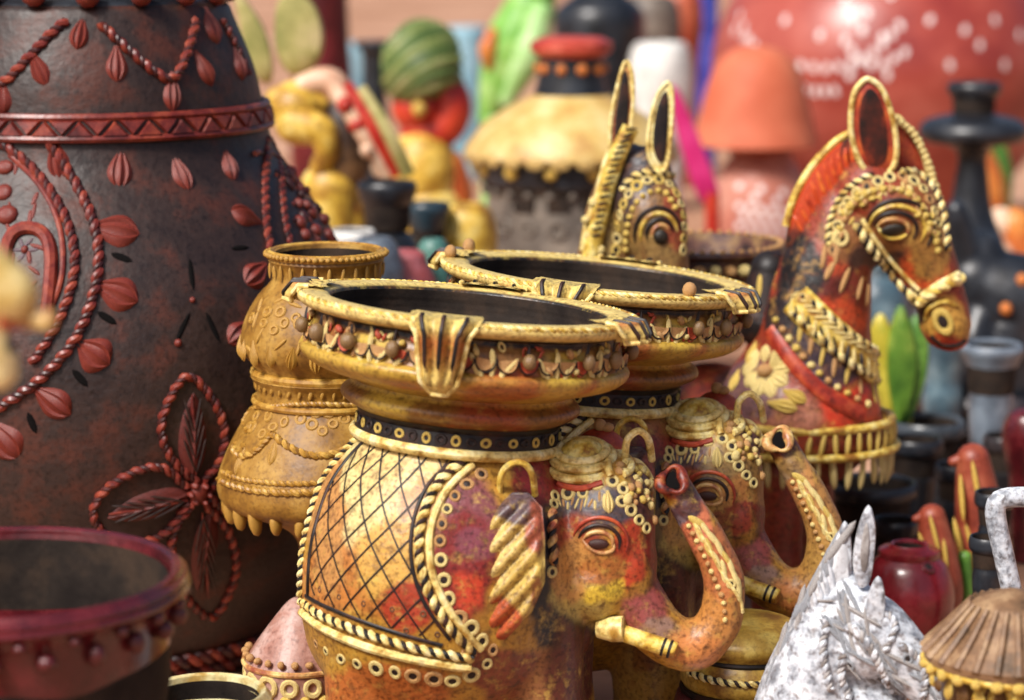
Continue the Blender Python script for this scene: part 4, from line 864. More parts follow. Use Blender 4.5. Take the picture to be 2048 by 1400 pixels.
# ------------------------------------------------------------------ white horse
def white_horse():
    D = 1.985; k = mp(1200, D); b = W(1620, 700, D); b.z = 0
    E = lambda x, y, d=0.: W(x, y, D + d)
    WH = clay('chalk_white_paint', '#bcc1c9', '#7c8088', '#d8dce2', 95, .36, .6, .9, .75, fine=210)
    GW = clay('worn_grey_white', '#96918e', '#6a625e', '#c4c2c2', 34, .55, .4, .4, .4)
    r_ = thing('horse_figure', 'chalk white clay horse with upright pointed ears and combed grey mane', 'figurine', b)
    m = MB(); m.caps([E(1712, 1215), E(1755, 1255, -.01), E(1812, 1318, -.018), E(1870, 1378, -.024), E(1905, 1420, -.026)], [52 * k, 62 * k, 58 * k, 50 * k, 46 * k])
    m.caps([E(1692, 1190, .012), E(1650, 1270, .012), E(1618, 1360, .012), E(1605, 1460, .012)], [52 * k, 74 * k, 92 * k, 115 * k]); m.ell(E(1735, 1290, -.01), (56 * k, 50 * k, 70 * k)); m.ell(E(1720, 1450, -.005), (110 * k, 60 * k, 80 * k)); m.ell(E(1765, 1370, .004), (60 * k, 30 * k, 50 * k))
    m.ell((b.x - .005, b.y + .02, .09), (.055, .05, .05)); m.caps([Vector((b.x - .01, b.y + .03, .075)), Vector((b.x - .06, b.y + .05, .07))], [.042, .04])
    for dx, dy in ((.02, -.005), (.02, .05), (-.07, .025), (-.07, .075)): m.tube(smooth_path([(b.x + dx, b.y + dy, .08), (b.x + dx, b.y + dy, .04), (b.x + dx, b.y + dy, 0)], .015), .02, 14)
    body = sculpt(m, .0035, 3); part(body, 'body', WH, r_, sharp=0); sk = Skin(body)
    ears = [([(1737, 1010), (1750, 1050), (1748, 1110), (1738, 1165), (1716, 1172), (1706, 1120), (1718, 1050)], -.012), ([(1690, 1042), (1702, 1080), (1702, 1150), (1690, 1205), (1660, 1205), (1654, 1150), (1672, 1080)], .008), ([(1756, 1152), (1768, 1180), (1768, 1230), (1752, 1262), (1732, 1240), (1736, 1190)], -.028)]
    for i, (o, d) in enumerate(ears):
        mm = MB().plate([E(x, y, d) for x, y in smooth_path(o, 6, closed=True)[:-1]], 22 * k, FW); part(mm, 'ear' if i < 2 else 'forelock', WH, r_)
        if i < 2: part(MB().plate([E(x, y, d - .005) for x, y in smooth_path([(np.mean([p[0] for p in o]) + (x - np.mean([p[0] for p in o])) * .4, np.mean([p[1] for p in o]) + (y - np.mean([p[1] for p in o])) * .6) for x, y in o], 6, closed=True)[:-1]], 4 * k, FW), 'ear_hollow', GW, r_)
    out = [(1682, 1060), (1640, 1130), (1600, 1205), (1566, 1270), (1540, 1330), (1526, 1400), (1520, 1470), (1600, 1480), (1640, 1400), (1670, 1300), (1700, 1200), (1700, 1110)]
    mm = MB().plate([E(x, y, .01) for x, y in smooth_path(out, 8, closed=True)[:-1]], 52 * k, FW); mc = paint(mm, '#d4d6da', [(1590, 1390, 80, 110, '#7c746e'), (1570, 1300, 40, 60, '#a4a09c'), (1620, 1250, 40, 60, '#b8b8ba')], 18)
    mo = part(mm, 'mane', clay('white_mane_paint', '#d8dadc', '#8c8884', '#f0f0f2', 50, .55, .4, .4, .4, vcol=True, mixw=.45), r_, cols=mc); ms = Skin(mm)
    for i in range(13):
        t = i / 12; x0, y0 = 1540 + 120 * t, 1350 - 250 * t; cord(mo, ms, 'mane_lock', GW if i < 7 else WH, [(x0 - 4, y0 + 20), (x0 + 6, y0 + 70), (x0 + 6, y0 + 130), (x0 + 2, y0 + 170)], 5, lift=.2, taper=True)
    for pts, w in [([(1695, 1250), (1730, 1275), (1770, 1345), (1790, 1390)], 11), ([(1770, 1225), (1790, 1250), (1770, 1300)], 8), ([(1690, 1300), (1680, 1350), (1700, 1400)], 10), ([(1800, 1290), (1830, 1310), (1850, 1350), (1845, 1395)], 9), ([(1655, 1240), (1645, 1300), (1660, 1380)], 9)]: rope(r_, sk, 'bridle', WH, GW, pts, w)
    for (x, y) in [(1720, 1262), (1745, 1300), (1768, 1340), (1700, 1330), (1815, 1318), (1845, 1352)]: stick(r_, sk, 'bridle_ring', 'ring', WH, x, y, 13)
    rw = random.Random(6)
    for i, (x, y) in enumerate(list(along([(1680, 1085), (1640, 1150), (1600, 1225), (1566, 1295), (1545, 1350)], 26))):
        piece('spike', 'seed', WH if i % 3 else GW, r_, E(x, y, .004 if x < 1700 else -.022), -FW, updir(rw.uniform(12, 32)), (rw.uniform(12, 20) * k, rw.uniform(36, 62) * k, rw.uniform(22, 30) * k))
    for i in range(44):
        t = rw.random(); x = 1640 + 230 * t + rw.uniform(-40, 40); y = 1190 + 190 * t + rw.uniform(-20, 70)
        stick(r_, sk, 'plume', 'seed', WH if i % 3 else GW, x, y, (rw.uniform(7, 12), rw.uniform(28, 52)), -40 + rw.uniform(-30, 30), depth=rw.uniform(10, 22))
    return WH
WHT = white_horse()
# white basket whose handle shows at the edge
def white_basket():
    D, cx = 2.1, 2120
    r_ = pot('basket', 'white clay basket with a tall bent handle, beside the little lantern', 'basket', cx, D, [(1330, 120), (1345, 124), (1420, 104), (1500, 90)], WHT, inner=16)
    Q = smooth_path([W(x, y, D) for x, y in [(2020, 1335), (2030, 1230), (2012, 1130), (1994, 1050), (1992, 1010), (2012, 996), (2060, 994), (2140, 996), (2220, 1010), (2240, 1060), (2215, 1180), (2215, 1335)]], .004)
    part(MB().tube(Q, 21 * mp(1000, D), 12), 'handle', WHT, r_)
white_basket()
# little lantern house
def lantern():
    D, cx = 1.88, 2048; k = mp(1300, D)
    RF = clay('lantern_roof_clay', '#7c5c40', '#54402c', '#a08260', 30, .5, .45, .35, .4); BR = clay('lantern_wall_clay', '#5c3a20', '#3c2414', '#8a6a2c', 30, .48)
    r_ = pot('lantern', 'small brown clay lantern with ribbed conical roof and beaded gold eave', 'lantern', cx, D, [(1335, 132), (1345, 140), (1500, 134), (1540, 140)], BR, n=48)
    b = Vector(r_.location); zt, ze = W(cx, 1196, D).z, W(cx, 1316, D).z
    ro = part(MB().lathe([(ze - .004, 150 * k), (ze, 176 * k), (ze + .006, 178 * k), (ze + .5 * (zt - ze), 128 * k), (zt - .004, 84 * k), (zt, 70 * k), (zt + .004, 40 * k), (zt + .008, .0001)], b, (0, 0, 1), 48), 'roof', RF, r_)
    for j in range(26):
        t = 2 * math.pi * j / 26; n = Vector((math.cos(t), math.sin(t), 0)); P = [b + n * 88 * k + Vector((0, 0, zt - .003)), b + n * 132 * k + Vector((0, 0, ze + .5 * (zt - ze) + .001)), b + n * 180 * k + Vector((0, 0, ze + .005))]
        part(MB().tube(P, [5 * k, 7 * k, 9 * k], 6), 'roof_rib', RF, ro); piece('eave_bead', 'bead', GOLD, ro, b + n * 176 * k + Vector((0, 0, ze - .004)), n, (0, 0, 1), (13 * k, 13 * k, 10 * k))
        piece('eave_drop', 'drop', GOLD if j % 2 else BR, ro, b + n * 158 * k + Vector((0, 0, ze - .016)), n, (0, 0, 1), (20 * k, 22 * k, 18 * k))
    band(r_, cx, D, 1322, 168, 9, GOLD, 'eave_band')
    sk = SK[r_.name]
    for x in (1990, 2090): cord(r_, sk, 'arch', GOLD, [(x - 36, 1460), (x - 36, 1400), (x - 20, 1368), (x, 1360), (x + 20, 1368), (x + 36, 1400), (x + 36, 1460)], 10); stick(r_, sk, 'arch_figure', 'drop', GOLD, x, 1412, (36, 46), depth=24)
lantern()
# gold lidded pot under the trunks
def gold_pot():
    D, cx = 2.20, 1500
    RD = clay('dull_red_panel', '#5c2226', '#3c1618', '#7a3a38', 30, .45)
    r_ = pot('lidded_pot', 'squat gold and dull red lidded pot beneath the elephant trunks', 'pot', cx, D, [(1236, 60), (1242, 92), (1262, 120), (1280, 124), (1300, 110), (1312, 118), (1335, 128), (1356, 128), (1366, 122), (1420, 122), (1500, 116)], clay('gold_lid_paint', '#b8923a', '#7c5220', '#d8bc62', 30, .4, .5, .3, .4), n=64)
    sk = SK[r_.name]
    rope(r_, sk, 'lid_rope', CREAM, DARK, [(1380, 1345), (1430, 1362), (1500, 1370), (1570, 1362), (1618, 1346)], 8); band(r_, cx, D, 1372, 124, 8, DARK, 'groove'); band(r_, cx, D, 1400, 122, 22, RD, 'red_panel'); band(r_, cx, D, 1302, 112, 6, DARK, 'groove')
gold_pot()

# ------------------------------------------------------------------ pots and figures further back
def stack_figure(name, label, cat, cx, D, blobs, mats, group=None):
    """rounded figure: (part name, material key, [(x, y, r)...]) chains"""
    b = W(cx, 700, D); b.z = 0; r_ = thing(name, label, cat, b, group)
    for pn, mk, ch in blobs:
        m = MB()
        if len(ch) == 1:
            x, y, rx, ry = ch[0]; k = mp(y, D); m.ell(W(x, y, D), (rx * k, rx * k * .9, ry * k))
        else: m.caps([W(q[0], q[1], D + (q[3] if len(q) > 3 else 0)) for q in ch], [q[2] * mp(q[1], D) for q in ch])
        part(m, pn, mats[mk], r_)
    return r_
def to_floor(cx, D, y, r):   # a leg of the figure down to the ground
    z0 = W(cx, y, D).z; yg = y
    while W(cx, yg, D).z > r * mp(yg, D) * .98 and yg < 1700: yg += 4
    return [(cx, y, r), (cx, (y + yg) / 2, r), (cx, yg, r)]
YL = clay('bright_yellow_paint', '#cfa83c', '#8c5c20', '#ead27c', 20, .45, .5, .4, .4, fine=60); OLV = clay('pale_olive_paint', '#a8a060', '#8a8a4c', '#c4b480', 14, .5); REDP = clay('bright_red_paint', '#b02a1c', '#8a1c18', '#cc4428', 14, .4)
GRN = clay('leaf_green_paint', '#5c8a34', '#3c6a24', '#8cb450', 16, .42); TERRA = clay('terracotta', '#a8482e', '#8c3422', '#bc6242', 10, .45, fine=120); WDOT = clay('white_dab_paint', '#e6dcd8', '#d0c4c0', '#f0ecea', 20, .5)
ORG = clay('orange_paint', '#c8702c', '#a84a20', '#dc9448', 14, .42); BLU = clay('pale_blue_paint', '#8ab4c4', '#6a98ac', '#accad4', 10, .5); GRYB = clay('grey_blue_clay', '#6a7480', '#4c545e', '#8c98a4', 16, .4); DGRY = clay('grey_brown_clay', '#6c6258', '#4c443e', '#8a7e70', 16, .5)
PEACH = clay('peach_paint', '#d8b090', '#c08a70', '#e8d0b4', 14, .45); MAR = clay('deep_maroon', '#5c1418', '#3c0c10', '#6e2024', 14, .32)
WHG = clay('greyish_white_clay', '#d8d6d0', '#b8b6b2', '#ecebe6', 14, .5)
# black and gold vase
def bg_vase():
    cx, D = 1140, 4.0
    r_ = pot('temple_vase', 'black and gold vase with red lip, scalloped shoulder and pierced grey body', 'vase', cx, D, [(84, 66), (120, 62), (190, 70), (194, 78), (212, 120), (250, 176), (290, 206), (306, 208), (312, 188), (355, 184), (362, 166), (430, 170), (520, 172), (640, 150), (800, 120)], DGRY, n=64)
    b = Vector(r_.location); z = lambda y: W(cx, y, D).z; k = mp(200, D)
    lz = lambda pr: [(z(y), r * k) for y, r in pr][::-1]
    part(MB().lathe(lz([(72, .001), (74, 60), (84, 82), (100, 82), (114, 66)]), b, (0, 0, 1), 48), 'lip', clay('coral_red_paint', '#b84434', '#98302a', '#cc6250', 12, .4), r_)
    part(MB().lathe(lz([(112, 64), (150, 65), (192, 74)]), b, (0, 0, 1), 48), 'neck', BLACK, r_)
    part(MB().lathe(lz([(188, 76), (196, 92), (214, 126), (250, 180), (288, 210), (304, 214), (312, 200)]), b, (0, 0, 1), 64), 'shoulder', clay('old_gold_paint', '#c8a860', '#b48a4c', '#dcc48a', 14, .45), r_)
    part(MB().lathe(lz([(308, 190), (330, 191), (358, 187)]), b, (0, 0, 1), 64), 'black_band', BLACK, r_)
    ringed(r_, cx, D, 306, 208, 26, 'scallop', 'dab', _m['old_gold_paint'], (22, 16), out=0, depth=20); ringed(r_, cx, D, 330, 192, 14, 'band_dot', 'bead', YL, 15, out=0, depth=8); ringed(r_, cx, D, 136, 67, 10, 'neck_dot', 'bead', ORG, 12, out=0, depth=8)
    for (x, y) in [(1050, 405), (1118, 405), (1185, 405)]:
        p, n = SK[r_.name].hit(x, y); part(MB().box(p, (22 * k, .006, 17 * k), Matrix.Rotation(math.atan2(-n.x, -n.y) * -1, 3, 'Z')), 'pierced_window', HOLE, r_)
    ringed(r_, cx, D, 375, 168, 24, 'frieze_bead', 'bead', DGRY, 10, out=2); ringed(r_, cx, D, 440, 172, 18, 'frieze_arch', 'ring', DGRY, (20, 18), out=0)
bg_vase()
# turbaned idol
stack_figure('turban_figure', 'clay figure in a striped green turban, red scarf and yellow robe', 'figurine', 850, 4.5,
    [('head', 'p', [(835, 215, 52, 50)]), ('scarf', 'r', [(890, 165, 34), (905, 215, 40), (880, 262, 38), (830, 262, 30)]), ('robe', 'y', [(845, 345, 74, 92)]), ('robe_sleeve', 'o', [(900, 330, 30), (915, 400, 32), (880, 450, 34)]), ('base', 'y', to_floor(860, 4.5, 430, 76)), ('collar_bead', 'y', [(840, 220, 15, 15)])], dict(p=REDP, r=REDP, y=YL, o=ORG))
tf = [o for o in C.objects if o.name.startswith('turban_figure')][0]
tb = MB(); kk = mp(120, 4.5); tb.ell(W(842, 128, 4.5), (80 * kk, 76 * kk, 78 * kk)); part(tb, 'turban', clay('turban_green', '#5c7840', '#4c6830', '#7c8c54', 14, .5), tf); ts = Skin(tb)
for i in range(8):
    o = -75 + i * 22; cord(tf, ts, 'turban_fold', clay('turban_light', '#7c8a4c', '#6a7c3c', '#9a9a68', 14, .5) if i % 2 else clay('turban_dark', '#566f38', '#48602c', '#6a7c48', 14, .5), [(775, 150 + o * .9 + 20), (820, 120 + o * .9), (870, 95 + o * .9), (915, 85 + o * .9)], 11)
piece('turban_knob', 'bead', YL, tf, W(838, 218, 4.5 - 54 * kk), -FW, UP, 15 * kk)
# parrot
pr_ = stack_figure('parrot_figure', 'bright green clay parrot with orange beak behind the turbaned figure', 'figurine', 1010, 5.2,
    [('body', 'g', [(1060, 20, 52), (1030, 90, 62), (1000, 160, 44), (975, 235, 20)]), ('wing', 'l', [(1080, 30, 26, -.05), (1058, 110, 30, -.06), (1015, 200, 16, -.04)]), ('head', 'g', [(1068, -20, 50, 46)]), ('beak', 'o', [(984, 70, 14, -.04), (974, 100, 17, -.05), (978, 130, 10, -.04)]), ('perch', 'l', to_floor(985, 5.2, 240, 24))], dict(g=clay('parrot_green', '#7cb44c', '#5c9a34', '#a4cc78', 14, .42), l=clay('parrot_light', '#9cc87c', '#84b45c', '#bcdca0', 14, .42), o=ORG))
# yellow elephant-eared figure
def yellow_figure():
    D = 3.7; k = mp(250, D)
    r_ = stack_figure('yellow_figure', 'yellow clay figure with two tall olive leaf fans and a striped sash, behind the vase', 'figurine', 640, D,
        [('head', 'y', [(592, 215, 56, 48)]), ('brow', 'y', [(556, 200, 26), (600, 180, 22), (640, 205, 22)]), ('snout', 'y', [(590, 250, 40, -.02), (640, 262, 34, -.03), (655, 300, 26, -.03), (640, 335, 20, -.02)]), ('arm', 'p', [(610, 170, 24), (660, 165, 30), (700, 220, 26), (735, 270, 22)]), ('thigh', 'y', [(650, 330, 30), (680, 380, 36), (705, 430, 30)]), ('leg', 'y', to_floor(700, D, 420, 34)), ('torso', 'q', [(690, 290, 52, 110)]), ('seat', 'y', to_floor(660, D + .03, 380, 60)), ('hand', 'p', [(765, 330, 26, 30)])], dict(y=YL, p=PEACH, q=clay('dark_brown_paint', '#3c2a20', '#241a16', '#7c5c3c', 14, .45)))
    for o in ([(470, -20), (500, 10), (530, 60), (545, 120), (540, 165), (510, 150), (485, 80)], [(560, 0), (600, -10), (635, 20), (648, 80), (630, 130), (585, 150), (555, 110), (550, 50)]):
        part(MB().plate([W(x, y, D + .02) for x, y in smooth_path(o, 8, closed=True)[:-1]], 40 * k, FW), 'leaf_fan', OLV, r_)
    for i, (mt, off) in enumerate([(PEACH, 0), (REDP, 30), (OLV, 58)]):
        P = smooth_path([W(660 + off, 160 + off * .3, D - .06), W(720 + off, 260 + off * .2, D - .075), W(775 + off * .7, 350, D - .06)], .006); part(MB().tube(P, 15 * k, 8, .5), 'sash', mt, r_)
    for (x, y) in [(715, 250), (735, 300), (690, 210)]: piece('sash_spot', 'bead', REDP if y != 300 else PEACH, r_, W(x, y, D - .07), -FW, UP, 18 * k)
yellow_figure()
# cups and small pots behind the tiered pot
def cup(label, cx, D, y, r, mat, **kw): return pot('footed_cup', label, 'cup', cx, D, [(y, r), (y + 14, r * 1.03), (y + 40, r * .86), (y + 70, r * .55), (y + 92, r * .5), (y + 105, r * .9), (y + 140, r * 1.15), (y + 200, r * 1.2)], mat, inner=9, **kw)
cup('tall black clay cup beside the yellow figure leg', 777, 3.4, 366, 58, BLACK); cup('short blue black clay cup right of the tall black cup', 857, 3.55, 408, 44, clay('blue_black_clay', '#20303a', '#182228', '#2c4450', 16, .3))
pot('white_dish', 'pale white clay dish next to the dark vase shoulder', 'dish', 706, 3.25, [(462, 46), (474, 50), (492, 40), (520, 30)], WHG, inner=8)
pot('small_pot', 'small red and pink painted pot below the black cups', 'pot', 812, 3.15, [(500, 26), (508, 40), (524, 44), (560, 60), (620, 64)], clay('pink_red_paint', '#a8443c', '#c88a8c', '#b06a70', 10, .45))
pot('small_pot', 'small teal green painted pot by the rear elephant bowl', 'pot', 868, 3.2, [(480, 22), (492, 30), (520, 34), (570, 42), (620, 44)], clay('teal_paint', '#3c6a64', '#2c4c50', '#5c8a7c', 10, .4), inner=7)
pot('small_pot', 'yellow painted pot between the turban robe and black gold vase', 'pot', 935, 3.6, [(410, 34), (425, 50), (470, 60), (560, 56)], YL, inner=9)
pot('small_pot', 'grey clay pot between the white dish and the teal pot', 'pot', 752, 3.1, [(478, 34), (490, 44), (520, 52), (580, 58)], GRYB, inner=9)
# far row
pot('maroon_vase', 'tall slim maroon vase behind the yellow figure', 'vase', 652, 5.6, [(-190, 60), (-150, 46), (-60, 50), (0, 52), (100, 56), (160, 60), (300, 66), (480, 56)], MAR)
pot('black_vase', 'narrow black vase behind the turbaned figure', 'vase', 752, 5.3, [(82, 34), (94, 36), (110, 22), (200, 26), (320, 44), (480, 40)], BLACK)
pot('blue_tub', 'pale blue tub between the maroon vase and the narrow black vase', 'tub', 716, 7.2, [(88, 46), (100, 50), (180, 44), (300, 40)], BLU, inner=8); pot('blue_tub', 'pale blue tub behind the turbaned figure and the parrot', 'tub', 936, 7.4, [(56, 40), (70, 42), (180, 40), (260, 36)], BLU, inner=8)
pot('black_vase', 'wide black vase behind the red lipped vase', 'vase', 1195, 5.6, [(-30, 40), (-10, 52), (20, 86), (70, 92), (160, 82), (300, 60)], BLACK)
pot('grey_pot', 'grey brown pot beside the wide black vase', 'pot', 1295, 6.6, [(-10, 40), (10, 56), (60, 62), (140, 56), (260, 40)], DGRY); pot('red_pot', 'small dull red pot beside the blue post', 'pot', 1352, 7.2, [(-20, 34), (0, 44), (50, 48), (130, 40)], TERRA)
pot('white_pot', 'white clay pot left of the orange lampshade', 'pot', 1315, 5.4, [(88, 50), (100, 58), (150, 66), (220, 62), (330, 50)], WHG, inner=9)
pot('blue_post', 'deep blue post beside the big red dotted pot', 'post', 1408, 7.6, [(-120, 17), (-110, 20), (60, 20), (100, 24)], clay('deep_blue_paint', '#2c3c9c', '#202c7c', '#4454b4', 10, .4))
# lampshade pot
def lamp_pot():
    cx, D = 1503, 4.9
    SH = clay('orange_terracotta', '#c4684a', '#b85a3c', '#cc7858', 6, .65, .35, .2, .1); PT = clay('pale_terracotta', '#b4705c', '#a0584a', '#c48c7a', 8, .5)
    r_ = pot('lamp_pot', 'smooth orange terracotta bell shade sitting on a dotted clay pot', 'lamp', cx + 12, D, [(296, 56), (312, 58), (318, 64), (350, 84), (400, 100), (470, 108), (560, 96), (700, 70)], PT, n=64)
    b = W(cx, 700, D); b.z = 0; k = mp(200, D); z = lambda y: W(cx, y, D).z
    part(MB().lathe([(z(y), r * k) for y, r in smooth_path([(288, 80), (290, 122), (278, 124), (240, 114), (190, 103), (145, 88), (118, 72), (102, 52), (93, 28), (90, .01)], 6)], b, (0, 0, 1), 64), 'shade', SH, r_); band(r_, cx + 12, D, 302, 60, 6, TERRA, 'neck_ring')
    sk = SK[r_.name]
    for i in range(5):
        for j in range(5):
            if (i + j) % 2 == 0 or j > 1: stick(r_, sk, 'white_dab', 'dab', WDOT, 1478 + i * 22 + (j % 2) * 9, 372 + j * 20 + i * 3, 8, depth=4)
lamp_pot()
def pinwheel():
    D = 4.6; b = W(1428, 700, D); b.z = 0
    r_ = thing('paddle', 'bright magenta paddle blade on a red stick, left of the dotted lamp pot', 'paddle', b); k = mp(300, D)
    part(MB().plate([W(x, y, D) for x, y in smooth_path([(1342, 170), (1362, 190), (1400, 280), (1438, 385), (1420, 405), (1396, 395), (1362, 300), (1338, 200)], 8, closed=True)[:-1]], 24 * k, FW), 'blade', clay('magenta_paint', '#c4246c', '#b01c5c', '#d43c80', 6, .5, .4, .1, 0), r_)
    part(MB().tube([W(1424, 385, D), Vector((b.x, D, 0))], 15 * k, 12), 'stick', REDP, r_)
pinwheel()
# big red dotted pot
def red_pot():
    cx, D = 1755, 6.1
    RP = clay('polished_red_clay', '#9a4034', '#86302a', '#ac5648', 5, .36, .5, .15, .1, coat=.12, fine=60)
    r_ = pot('round_pot', 'huge round polished red clay pot dabbed with white dots', 'pot', cx, D, [(-200, 130), (-185, 150), (-160, 130), (-120, 200), (-30, 292), (60, 336), (150, 345), (250, 320), (350, 255), (430, 180), (470, 130)], RP, n=96)
    sk = SK[r_.name]
    def dab(x, y, r=9): stick(r_, sk, 'white_dab', 'dab', WDOT, x, y, (r * .8, r * 1.25), random.uniform(-30, 30), depth=4)
    for (x, y) in along([(1470, 60), (1530, 105), (1600, 130), (1670, 135), (1740, 110), (1800, 50)], 26): dab(x, y)
    for (x, y) in along([(1560, 150), (1610, 180), (1670, 182)], 20): dab(x, y)
    for (x, y) in along([(1690, 80), (1720, 120), (1760, 130), (1810, 105)], 24): dab(x, y)
    for (x, y) in along([(1480, 30), (1500, 80), (1545, 140)], 28): dab(x, y, 8)
    for (x, y) in [(1705, 40), (1735, 25), (1725, 60), (1765, 75), (1775, 150), (1700, 150), (1900, 130), (1960, 90), (2010, 130), (2040, 70), (1990, 40), (1930, 60), (1860, 40), (1570, 40), (1640, 70), (1780, -10), (1690, 0)]: dab(x, y)
red_pot()
# black lamp stand and others at right
pot('black_stand', 'black clay stand with cup top and flared disc, before the red dotted pot', 'stand', 1932, 4.0, [(168, 52), (182, 54), (200, 40), (214, 30), (226, 40), (240, 92), (262, 108), (282, 96), (300, 34), (360, 34), (430, 46), (500, 72), (640, 92), (780, 96)], BLACK, inner=9)
def bull():
    D = 3.6; k = mp(560, D); b = W(1990, 700, D); b.z = 0
    r_ = thing('bull_figure', 'black clay seated bull with orange studs, behind the horse muzzle', 'figurine', b); m = MB()
    m.caps([W(1950, 560, D), W(2010, 590, D), W(2090, 620, D)], [70 * k, 92 * k, 96 * k]); m.ell(W(1965, 510, D), (46 * k, 44 * k, 52 * k)); m.caps([W(1940, 560, D), W(1925, 480, D - .01), W(1912, 420, D - .02)], [52 * k, 36 * k, 22 * k])
    m.caps([W(1960, 640, D - .03), W(1950, 690, D - .05), W(2020, 700, D - .05)], [40 * k, 32 * k, 28 * k]); m.tube([W(2010, 640, D), Vector((W(2010, 640, D).x, D, 0))], 88 * k, 24)
    s_ = sculpt(m, .005, 4); part(s_, 'body', BLACK, r_, sharp=0); sk = Skin(s_)
    for (x, y) in [(2012, 618), (2044, 560)]: stick(r_, sk, 'stud', 'bead', ORG, x, y, 14)
bull()
stack_figure('painted_figure', 'orange and green painted clay figure with yellow cap beside the black stand', 'figurine', 1972, 4.9, [('cap', 'y', [(1935, 285, 26, 24)]), ('body', 'o', [(1950, 310, 34), (1970, 370, 40), (1975, 440, 36)]), ('back', 'g', [(1990, 290, 22, .05), (2000, 350, 26, .05), (1995, 420, 24, .05)]), ('base', 'o', to_floor(1972, 4.9, 430, 42))], dict(y=YL, o=ORG, g=GRN))
stack_figure('painted_figure', 'peach and orange clay figure behind the black bull', 'figurine', 2020, 4.4, [('head', 'p', [(2000, 450, 34, 36)]), ('body', 'o', [(2030, 450, 36), (2040, 520, 46), (2030, 580, 44)]), ('arm', 'p', [(1985, 480, 22, -.03), (2020, 530, 22, -.05)]), ('base', 'o', to_floor(2025, 4.4, 560, 50))], dict(p=PEACH, o=ORG))
# leaf vase, yellow and green
def leaf_vase():
    D, cx = 3.2, 1795; k = mp(700, D)
    r_ = pot('leaf_vase', 'yellow and green leaf shaped vase behind the horse neck', 'vase', cx, D, [(640, 12), (690, 30), (760, 40), (830, 34), (880, 30)], YL)
    for (a, mt, dx) in ((-12, clay('yellow_green_paint', '#b8a834', '#8a9a2c', '#d4c44c', 12, .42), -22), (10, GRN, 26), (0, clay('lime_paint', '#5c8428', '#3c641c', '#94a844', 14, .48), 6)):
        o = [(cx + dx + a, 604 + abs(dx)), (cx + dx + a + 24, 670), (cx + dx + 29, 760), (cx + dx * .6, 850), (cx + dx - 26, 760), (cx + dx + a - 22, 670)]
        part(MB().plate([W(x, y, D - .03 + .012 * (dx != 6)) for x, y in smooth_path(o, 8, closed=True)[:-1]], 34 * k, FW), 'leaf', mt, r_)
leaf_vase()
# stacked black ware
G1 = 'black ware at the side'
def wide(label, cx, D, y, r, mat, h=150): return pot('black_pot', label, 'pot', cx, D, [(y, r), (y + 12, r * 1.04), (y + 26, r * .98), (y + 34, r * .72), (y + 60, r * .7), (y + h, r * .8), (y + h * 2, r * .66)], mat, inner=r * .14, group=None)
BK2 = clay('charcoal_ware', '#2a2628', '#1c1a1c', '#443c3e', 16, .33, .55, .2, .1)
pl = wide('broad stack of charcoal plates on a black pot at the edge', 1965, 3.6, 778, 148, BK2)
for i in range(3): band(pl, 1965, 3.6, 800 + i * 22, 140 - i * 10, 9, BK2, 'plate')
wide('grey black pot with open mouth behind the horse collar', 1858, 3.16, 842, 74, clay('grey_ware', '#3c4248', '#2a2e34', '#565e66', 16, .3), 90)
wide('black pot with reddish lip stud, below the grey black pot', 1836, 2.98, 878, 54, BLACK, 80)
wide('black pot with a wide ridged rim behind the white horse ears', 1752, 2.86, 966, 88, BLACK, 90)
wide('small black pot beside the white basket handle', 1990, 2.34, 1074, 38, BLACK, 80)
for lab, x, D_, y, r in (('slim black rimmed pot behind the leaf vase', 1868, 3.75, 742, 50), ('charcoal pot with thick rim right of the slate bowl', 1938, 3.85, 706, 56), ('black rimmed pot between charcoal plates and maroon pot', 2020, 3.12, 872, 46),
                         ('black rimmed pot behind the tall orange bird', 1922, 2.92, 930, 44), ('low black rimmed pot beside the short orange bird', 1800, 2.74, 1040, 44), ('black rimmed pot between the tall bird and the lantern', 2000, 2.5, 985, 40), ('black pot behind the horse collar, rim level with its teeth', 1795, 3.3, 905, 40)):
    wide(lab, x, D_, y, r, BK2 if r % 4 else BLACK, 80)
pot('slate_jar', 'slate blue jar behind the horse throat', 'jar', 1752, 4.7, [(520, 40), (532, 44), (545, 34), (580, 58), (640, 70), (720, 56)], clay('slate_ware', '#4c6470', '#344854', '#7c949c', 16, .35), inner=8)
pot('black_jar', 'rounded black jar behind the horse muzzle and leaf vase', 'jar', 1846, 4.3, [(588, 36), (600, 40), (614, 32), (650, 56), (700, 60), (780, 44)], BK2, inner=8)
pot('black_jar', 'narrow black jar between dotted lamp pot and horse mane', 'jar', 1600, 5.4, [(400, 24), (412, 28), (430, 20), (460, 36), (520, 42), (580, 30)], BK2, inner=6)
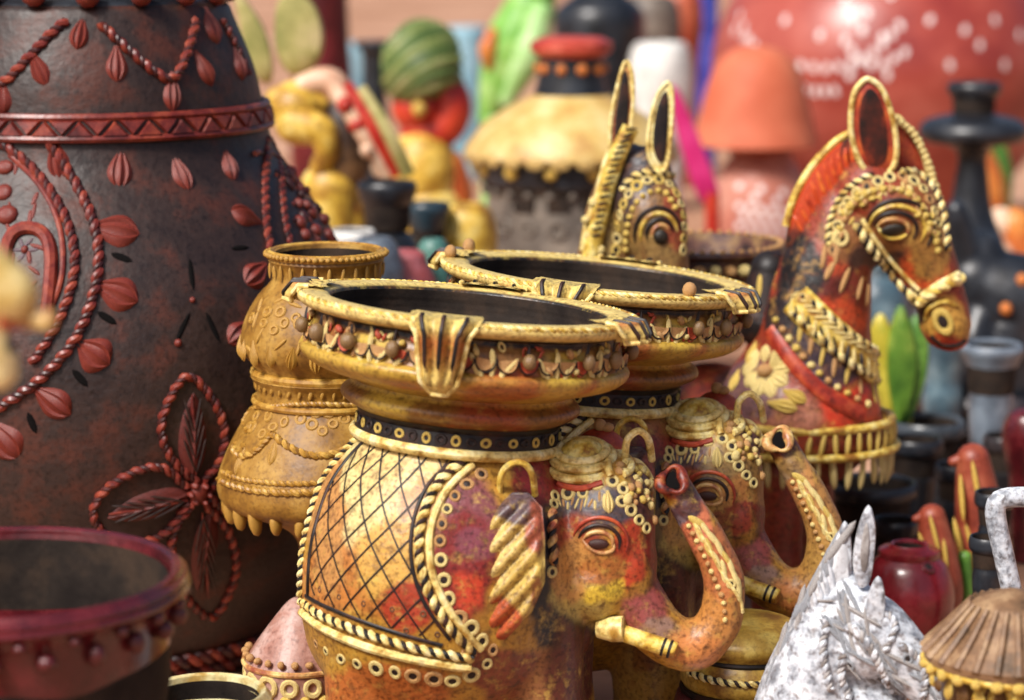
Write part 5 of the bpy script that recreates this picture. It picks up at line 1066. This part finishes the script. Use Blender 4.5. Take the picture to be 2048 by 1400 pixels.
pot('grey_bowl', 'pale grey blue bowl below the black bull', 'bowl', 1985, 3.2, [(690, 60), (700, 64), (730, 50), (760, 40), (800, 44)], GRYB, inner=10); pot('grey_bowl', 'slate bowl with pale rim beside the leaf vase', 'bowl', 1888, 3.5, [(668, 44), (680, 48), (720, 42), (760, 36), (800, 40)], clay('slate_ware', '#4c6470', '#344854', '#7c949c', 16, .35), inner=10)
pot('maroon_pot', 'round maroon pot at the edge beside the charcoal plates', 'pot', 2062, 3.0, [(818, 20), (830, 40), (870, 52), (920, 44), (960, 34)], MR)
mb_ = pot('maroon_jar', 'shiny maroon jar with side hole, right of the white horse ears', 'jar', 1830, 2.56, [(1090, 40), (1100, 62), (1112, 60), (1130, 76), (1180, 92), (1230, 88), (1280, 66)], clay('crimson_glaze', '#7c1c24', '#5c1218', '#982c2c', 12, .28, .55, .2, .1, coat=.3), inner=10)
stick(mb_, SK[mb_.name], 'hole_rim', 'ring', MR, 1856, 1135, 16); stick(mb_, SK[mb_.name], 'side_hole', 'dab', DARK, 1856, 1135, 12)
RO = clay('brick_orange_paint', '#8c3c28', '#642418', '#a85c40', 20, .45)
for (lab, x, y, s, D) in (('tall brick orange clay bird with yellow feathers, behind the lantern', 1950, 905, 1., 2.68), ('short brick orange clay bird with yellow feathers, beside the maroon jar', 1868, 1020, .82, 2.62)):
    r_ = stack_figure('bird_figure', lab, 'figurine', x, D, [('body', 'o', [(x - 4, y + 15, 34 * s), (x + 6, y + 100 * s, 46 * s), (x + 14, y + 200 * s, 54 * s), (x + 4, y + 290 * s, 46 * s)]), ('beak', 'o', [(x - 20, y + 12, 16 * s), (x - 44 * s, y + 18, 10 * s)]), ('base', 'o', to_floor(x + 4, D, y + 250 * s, 44 * s)), ('tail', 'g', [(x - 20 * s, y + 210 * s, 14 * s, -.04), (x - 14 * s, y + 300 * s, 12 * s, -.045)])], dict(o=RO, g=GRN), 'orange clay birds')
    k = mp(y, D)
    for dx, dy in ((-26, 90), (2, 60), (-34, 170), (-8, 180), (28, 110)): piece('feather', 'seed', YL, r_, W(x + dx * s, y + dy * s, D - 46 * s * k), -FW, updir(-12), (11 * s * k, 46 * s * k, 16 * k))
